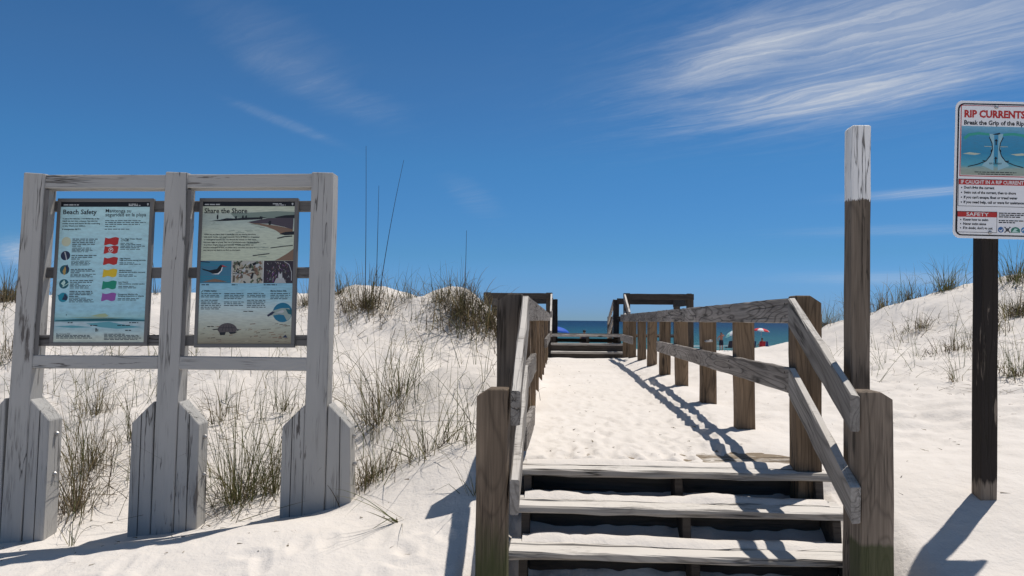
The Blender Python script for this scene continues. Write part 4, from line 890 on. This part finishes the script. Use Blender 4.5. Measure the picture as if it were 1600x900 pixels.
# ------------------------------------------------------------------ people and things on the beach
SKIN = flat('sunburnt skin', (.36, .15, .10), .6); SKIN2 = flat('tan skin', (.25, .13, .085), .6); HAIR = flat('dark hair', (.015, .012, .01), .7); SHORTS = flat('dark navy shorts', (.02, .02, .035), .8)
REDF = flat('red chair fabric', (.34, .02, .03), .8); BLUEF = flat('blue fabric', (.02, .05, .20), .8); BLUEB = flat('bright blue canopy fabric', (.02, .10, .50), .7); WHF = flat('white canopy fabric', (.72, .74, .76), .7); REDU = flat('red canopy fabric', (.62, .04, .05), .7); TUBE = flat('grey tubing', (.3, .3, .3), .4); AQUA = flat('aqua canopy fabric', (.28, .62, .56), .7); BLK = flat('black bag fabric', (.02, .02, .022), .8)
def body_mesh(joints, edges, radii, Mw, parent, mat_, name='body'):
    me = bpy.data.meshes.new(name); me.from_pydata([Mw @ Vector(j) for j in joints], edges, []); me.materials.append(mat_)
    o = link(bpy.data.objects.new(name, me), parent); o.matrix_basis = WM[parent.name].inverted(); WM[o.name] = Matrix.Identity(4)
    md = o.modifiers.new('skin', 'SKIN'); md.use_smooth_shade = True
    for v, r_ in zip(me.skin_vertices[0].data, radii): v.radius = r_ if isinstance(r_, tuple) else (r_, r_)
    me.skin_vertices[0].data[0].use_root = True
    o.modifiers.new('sub', 'SUBSURF').levels = 1; o.modifiers['sub'].render_levels = 2
    return o
def ball(c, r, Mw, sc=(1, 1, 1)):
    bm = bmesh.new(); bmesh.ops.create_icosphere(bm, subdivisions=3, radius=r); bm.transform(Mw @ Matrix.Translation(c) @ Matrix.Diagonal((*sc, 1))); return bm
def hand(wr, dr, up, s=1):                               # palm, four fingers and a thumb as joint chains
    wr, dr, up = Vector(wr), Vector(dr).normalized(), Vector(up); sd_ = dr.cross(up).normalized(); js, es, rs_ = [], [], []
    pc = wr+dr*.07
    for k, (o_, L) in enumerate(((-.03, .075), (-.01, .085), (.011, .08), (.031, .062))):
        i = len(js); js += [tuple(pc+sd_*o_), tuple(pc+sd_*o_*1.1+dr*L*.55-up*.008), tuple(pc+sd_*o_*1.1+dr*L-up*.028)]; es += [(i, i+1), (i+1, i+2)]; rs_ += [.0095, .0085, .007]
    i = len(js); js += [tuple(wr+dr*.025-sd_*.03), tuple(wr+dr*.06-sd_*.055), tuple(wr+dr*.09-sd_*.06)]; es += [(i, i+1), (i+1, i+2)]; rs_ += [.011, .0095, .008]
    return js, es, rs_
def person_parts(J, E_, Rr, hands, Mw, par, skin):
    J, E_, Rr = list(J), list(E_), list(Rr)
    for wi, dr, up in hands:
        js, es, r2 = hand(J[wi], dr, up); o_ = len(J); pc = len(J)
        J.append(tuple(Vector(J[wi])+Vector(dr).normalized()*.06)); E_.append((wi, pc)); Rr.append((.038, .018)); b0 = len(J)
        J += js; E_ += [(a+b0, b+b0) for a, b in es]; Rr += r2
        for k in (0, 3, 6, 9): E_.append((pc, b0+k))
        E_.append((wi, b0+12))
    return body_mesh(J, E_, Rr, Mw, par, skin)
# standing man seen from behind, hands raised to his head
d1 = 74.0; foot = P(1127, 543.5, d1); foot.z = gz(foot.x, foot.y); yaw_ = Matrix.Rotation(.35, 4, 'Z')
pe = empty('person', foot, 'shirtless person in dark shorts standing at the water edge', 'person'); Mw = Matrix.Translation(foot) @ yaw_
J = [(0, 0, .95), (0, -.01, 1.12), (0, .0, 1.32), (0, .0, 1.47), (0, .01, 1.55), (0, .03, 1.66), (0, .02, 1.74),
     (.10, 0, .90), (.11, .02, .50), (.12, -.02, .09), (.13, .14, .035), (-.10, 0, .90), (-.12, .03, .50), (-.13, -.01, .09), (-.15, .15, .035),
     (.19, 0, 1.43), (.37, .08, 1.46), (.20, .12, 1.60), (-.19, 0, 1.43), (-.33, .10, 1.22), (-.22, .20, 1.02)]
Ed = [(0, 1), (1, 2), (2, 3), (3, 4), (4, 5), (5, 6), (0, 7), (7, 8), (8, 9), (9, 10), (0, 11), (11, 12), (12, 13), (13, 14), (3, 15), (15, 16), (16, 17), (3, 18), (18, 19), (19, 20)]
Rr = [(.16, .11), (.145, .10), (.17, .11), (.12, .08), .055, (.078, .098), (.06, .075), .09, .06, .042, (.045, .03), .09, .06, .042, (.045, .03), .062, .045, .033, .062, .045, .033]
person_parts(J, Ed, Rr, [(17, (-.5, .1, .3), (0, -1, 0)), (20, (.3, .3, -.6), (0, 1, 0))], Mw, pe, SKIN)
obj('hair', ball((0, .015, 1.715), .092, Mw, (.92, 1.05, .75)), HAIR, pe, None, True)
hd = ball((0, .125, 1.655), .018, Mw, (.8, 1.2, 1.1)); obj('nose', hd, SKIN, pe, None, True)
bm = tube_bm([Mw @ Vector(v) for v in ((0, 0, 1.03), (0, 0, .95), (0, 0, .86))], [.175, .185, .19], 14); bm = tube_bm([Mw @ Vector(v) for v in ((.1, 0, .90), (.115, .01, .7), (.118, .02, .52))], [.115, .11, .105], 12, bm); bm = tube_bm([Mw @ Vector(v) for v in ((-.1, 0, .90), (-.12, .01, .7), (-.125, .03, .52))], [.115, .11, .105], 12, bm)
obj('shorts', bm, SHORTS, pe, None, True)
def umbrella(px, py, d, wid, cols, label, tilt=.12, pole=True, base=None):
    top = P(px, py, d); g = Vector((top.x, top.y, gz(top.x, top.y))); e = empty('beach_umbrella', g, label, 'umbrella', 'umbrellas on the beach')
    n_ = 8; bm = bmesh.new(); ring0 = bm.verts.new((0, 0, 0)); rr_ = []
    for j in range(1, 5):
        t = j/4; rad = wid/2*math.sin(t*1.15)/math.sin(1.15); z = -wid*.17*(t**2)
        rr_.append([bm.verts.new((rad*math.cos(2*math.pi*(i+.3)/24), rad*math.sin(2*math.pi*(i+.3)/24), z-(.05*wid*abs(math.sin(math.pi*i/3))*.3*t))) for i in range(24)])
    for i in range(24):
        f = bm.faces.new((ring0, rr_[0][i], rr_[0][(i+1) % 24])); f.material_index = (i//3) % 2
        for a, b in zip(rr_, rr_[1:]): f = bm.faces.new((a[i], b[i], b[(i+1) % 24], a[(i+1) % 24])); f.material_index = (i//3) % 2
    M = Matrix.Translation(top) @ Matrix.Rotation(tilt, 4, 'Y')
    o = obj('canopy', bm, cols, e, M, True); sol = o.modifiers.new('s', 'SOLIDIFY'); sol.thickness = .01
    obj('pole', tube_bm([g-UP*.3, top+UP*.05], .02), TUBE, e)
    return e
umbrella(1189.5, 512.8, 72, 1.6, [REDU, WHF], 'red and white beach umbrella in front of the sea', .1)
umbrella(1143, 517.5, 72, 1.5, [AQUA, WHF], 'pale aqua umbrella half hidden behind a railing post', -.5)
umbrella(868, 509.5, 60, 2.3, [BLUEB, BLUEB], 'bright blue beach umbrella left of the far platform steps', .12)
def chair_at(px, d, fab, label, yaw=0.0):
    g = P(px, 545, d); g.z = gz(g.x, g.y); e = empty('beach_chair', g, label, 'chair', 'chairs on the beach'); M = Matrix.Translation(g) @ Matrix.Rotation(yaw, 4, 'Z')
    T = lambda *p_: M @ Vector(p_)
    bm = bmesh.new(); rows = [[bm.verts.new(T(x, -.25-.18*t+.03*math.sin(t*3.1), .36+.62*t)) for x in (-.27, -.09, .09, .27)] for t in (0, .25, .5, .75, 1)]
    for a, b in zip(rows, rows[1:]):
        for i in range(3): bm.faces.new((a[i], a[i+1], b[i+1], b[i]))
    obj('backrest', bm, fab, e, None, True).modifiers.new('s', 'SOLIDIFY').thickness = .015
    bm = bmesh.new(); rows = [[bm.verts.new(T(x, -.25+.5*t, .36-.05*math.sin(t*3.1)+.05*t)) for x in (-.27, -.09, .09, .27)] for t in (0, .33, .66, 1)]
    for a, b in zip(rows, rows[1:]):
        for i in range(3): bm.faces.new((a[i], a[i+1], b[i+1], b[i]))
    obj('seat', bm, fab, e, None, True).modifiers.new('s', 'SOLIDIFY').thickness = .015
    for s in (-1, 1):
        obj('chair_frame', tube_bm([T(s*.29, -.44, 1.0), T(s*.29, -.25, .36), T(s*.29, .25, .02)], .014), TUBE, e); obj('leg', tube_bm([T(s*.29, .22, .42), T(s*.29, -.05, .2), T(s*.29, -.32, .02)], .014), TUBE, e)
        obj('armrest', tube_bm([T(s*.31, -.3, .58), T(s*.31, .2, .58)], .022), TUBE, e)
    return e, M, g
def sitter(M, g, label, shirt, skin):
    e = empty('person', g, label, 'person')
    J = [(0, -.15, .47), (0, -.22, .65), (0, -.29, .85), (0, -.31, .98), (0, -.30, 1.06), (0, -.28, 1.17), (0, -.28, 1.25), (.1, .0, .48), (.12, .30, .52), (.12, .45, .08), (.12, .6, .05), (-.1, 0, .48), (-.12, .30, .52), (-.12, .45, .08), (-.12, .6, .05),
         (.2, -.28, .95), (.29, -.16, .68), (.31, .08, .63), (-.2, -.28, .95), (-.29, -.16, .68), (-.31, .08, .63)]
    o = person_parts(J, Ed, Rr, [(17, (0, 1, -.1), (0, 0, 1)), (20, (0, 1, -.1), (0, 0, 1))], M, e, skin)
    obj('hair', ball((0, -.29, 1.225), .095, M, (.95, 1.05, .85)), HAIR, e, None, True)
    bm = tube_bm([M @ Vector(v) for v in ((0, -.15, .45), (0, -.22, .65), (0, -.29, .86), (0, -.31, .98))], [.185, .18, .2, .13], 14); obj('shirt', bm, shirt, e, None, True)
    return e
e, M, g = chair_at(1189.5, 71, REDF, 'red beach chair under the red and white umbrella', .05); sitter(M, g, 'dark haired person seated in the red chair under the umbrella', REDF, SKIN2)
e, M, g = chair_at(1197, 72, BLUEF, 'dark blue beach chair right of the red chair', -.5)
e, M, g = chair_at(1174.5, 72, BLUEF, 'dark blue beach chair beside the railing post', .1); sitter(M, g, 'person in dark blue seated beside the railing post', BLUEF, SKIN2)
e, M, g = chair_at(1138, 72, SHORTS, 'dark chair under the pale aqua umbrella', .5)
g = P(1181, 545, 70.5); g.z = gz(g.x, g.y)
e = empty('beach_bag', g, 'black beach bag on the sand left of the red chair', 'bag')
bm = bmesh.new(); bmesh.ops.create_cube(bm, size=1); bmesh.ops.bevel(bm, geom=bm.edges[:], offset=.2, segments=3, affect='EDGES')
for v in bm.verts: v.co.x *= 1-.25*(v.co.z+.5)
bm.transform(Matrix.Translation(g+UP*.19) @ Matrix.Diagonal((.62, .36, .4, 1))); obj('bag_body', bm, BLK, e, None, True)
obj('handle', tube_bm([g+Vector((.16*math.cos(t), 0, .36+.16*math.sin(t))) for t in np.linspace(0, math.pi, 9)], .015), BLK, e)
# someone walking on the beach, head and shoulders above the far steps
d2 = 44; t_ = P(913, 516.5, d2); g = Vector((t_.x, t_.y, t_.z-1.75)); g.z = max(g.z, gz(g.x, g.y)); Mw = Matrix.Translation(g) @ Matrix.Rotation(-.2, 4, 'Z')
pe = empty('person', g, 'person beyond the far platform steps, only the dark haired head showing', 'person')
Js = [(0, 0, .95), (0, -.01, 1.12), (0, .0, 1.32), (0, .0, 1.47), (0, .01, 1.55), (0, .03, 1.66), (0, .02, 1.74), (.10, 0, .90), (.1, .12, .50), (.1, .05, .09), (.1, .2, .035), (-.10, 0, .90), (-.1, -.02, .50), (-.1, -.22, .12), (-.1, -.1, .035),
      (.19, 0, 1.43), (.25, -.06, 1.15), (.25, .06, .92), (-.19, 0, 1.43), (-.25, .04, 1.15), (-.25, .16, .94)]
person_parts(Js, Ed, Rr, [(17, (0, .2, -1), (1, 0, 0)), (20, (0, .3, -1), (-1, 0, 0))], Mw, pe, SKIN2)
obj('hair', ball((0, .01, 1.71), .098, Mw, (.95, 1.05, .85)), HAIR, pe, None, True)
bm = tube_bm([Mw @ Vector(v) for v in ((0, 0, 1.0), (0, 0, 1.2), (0, 0, 1.36), (0, 0, 1.48))], [.18, .17, .19, .11], 14); obj('shirt', bm, SHORTS, pe, None, True)
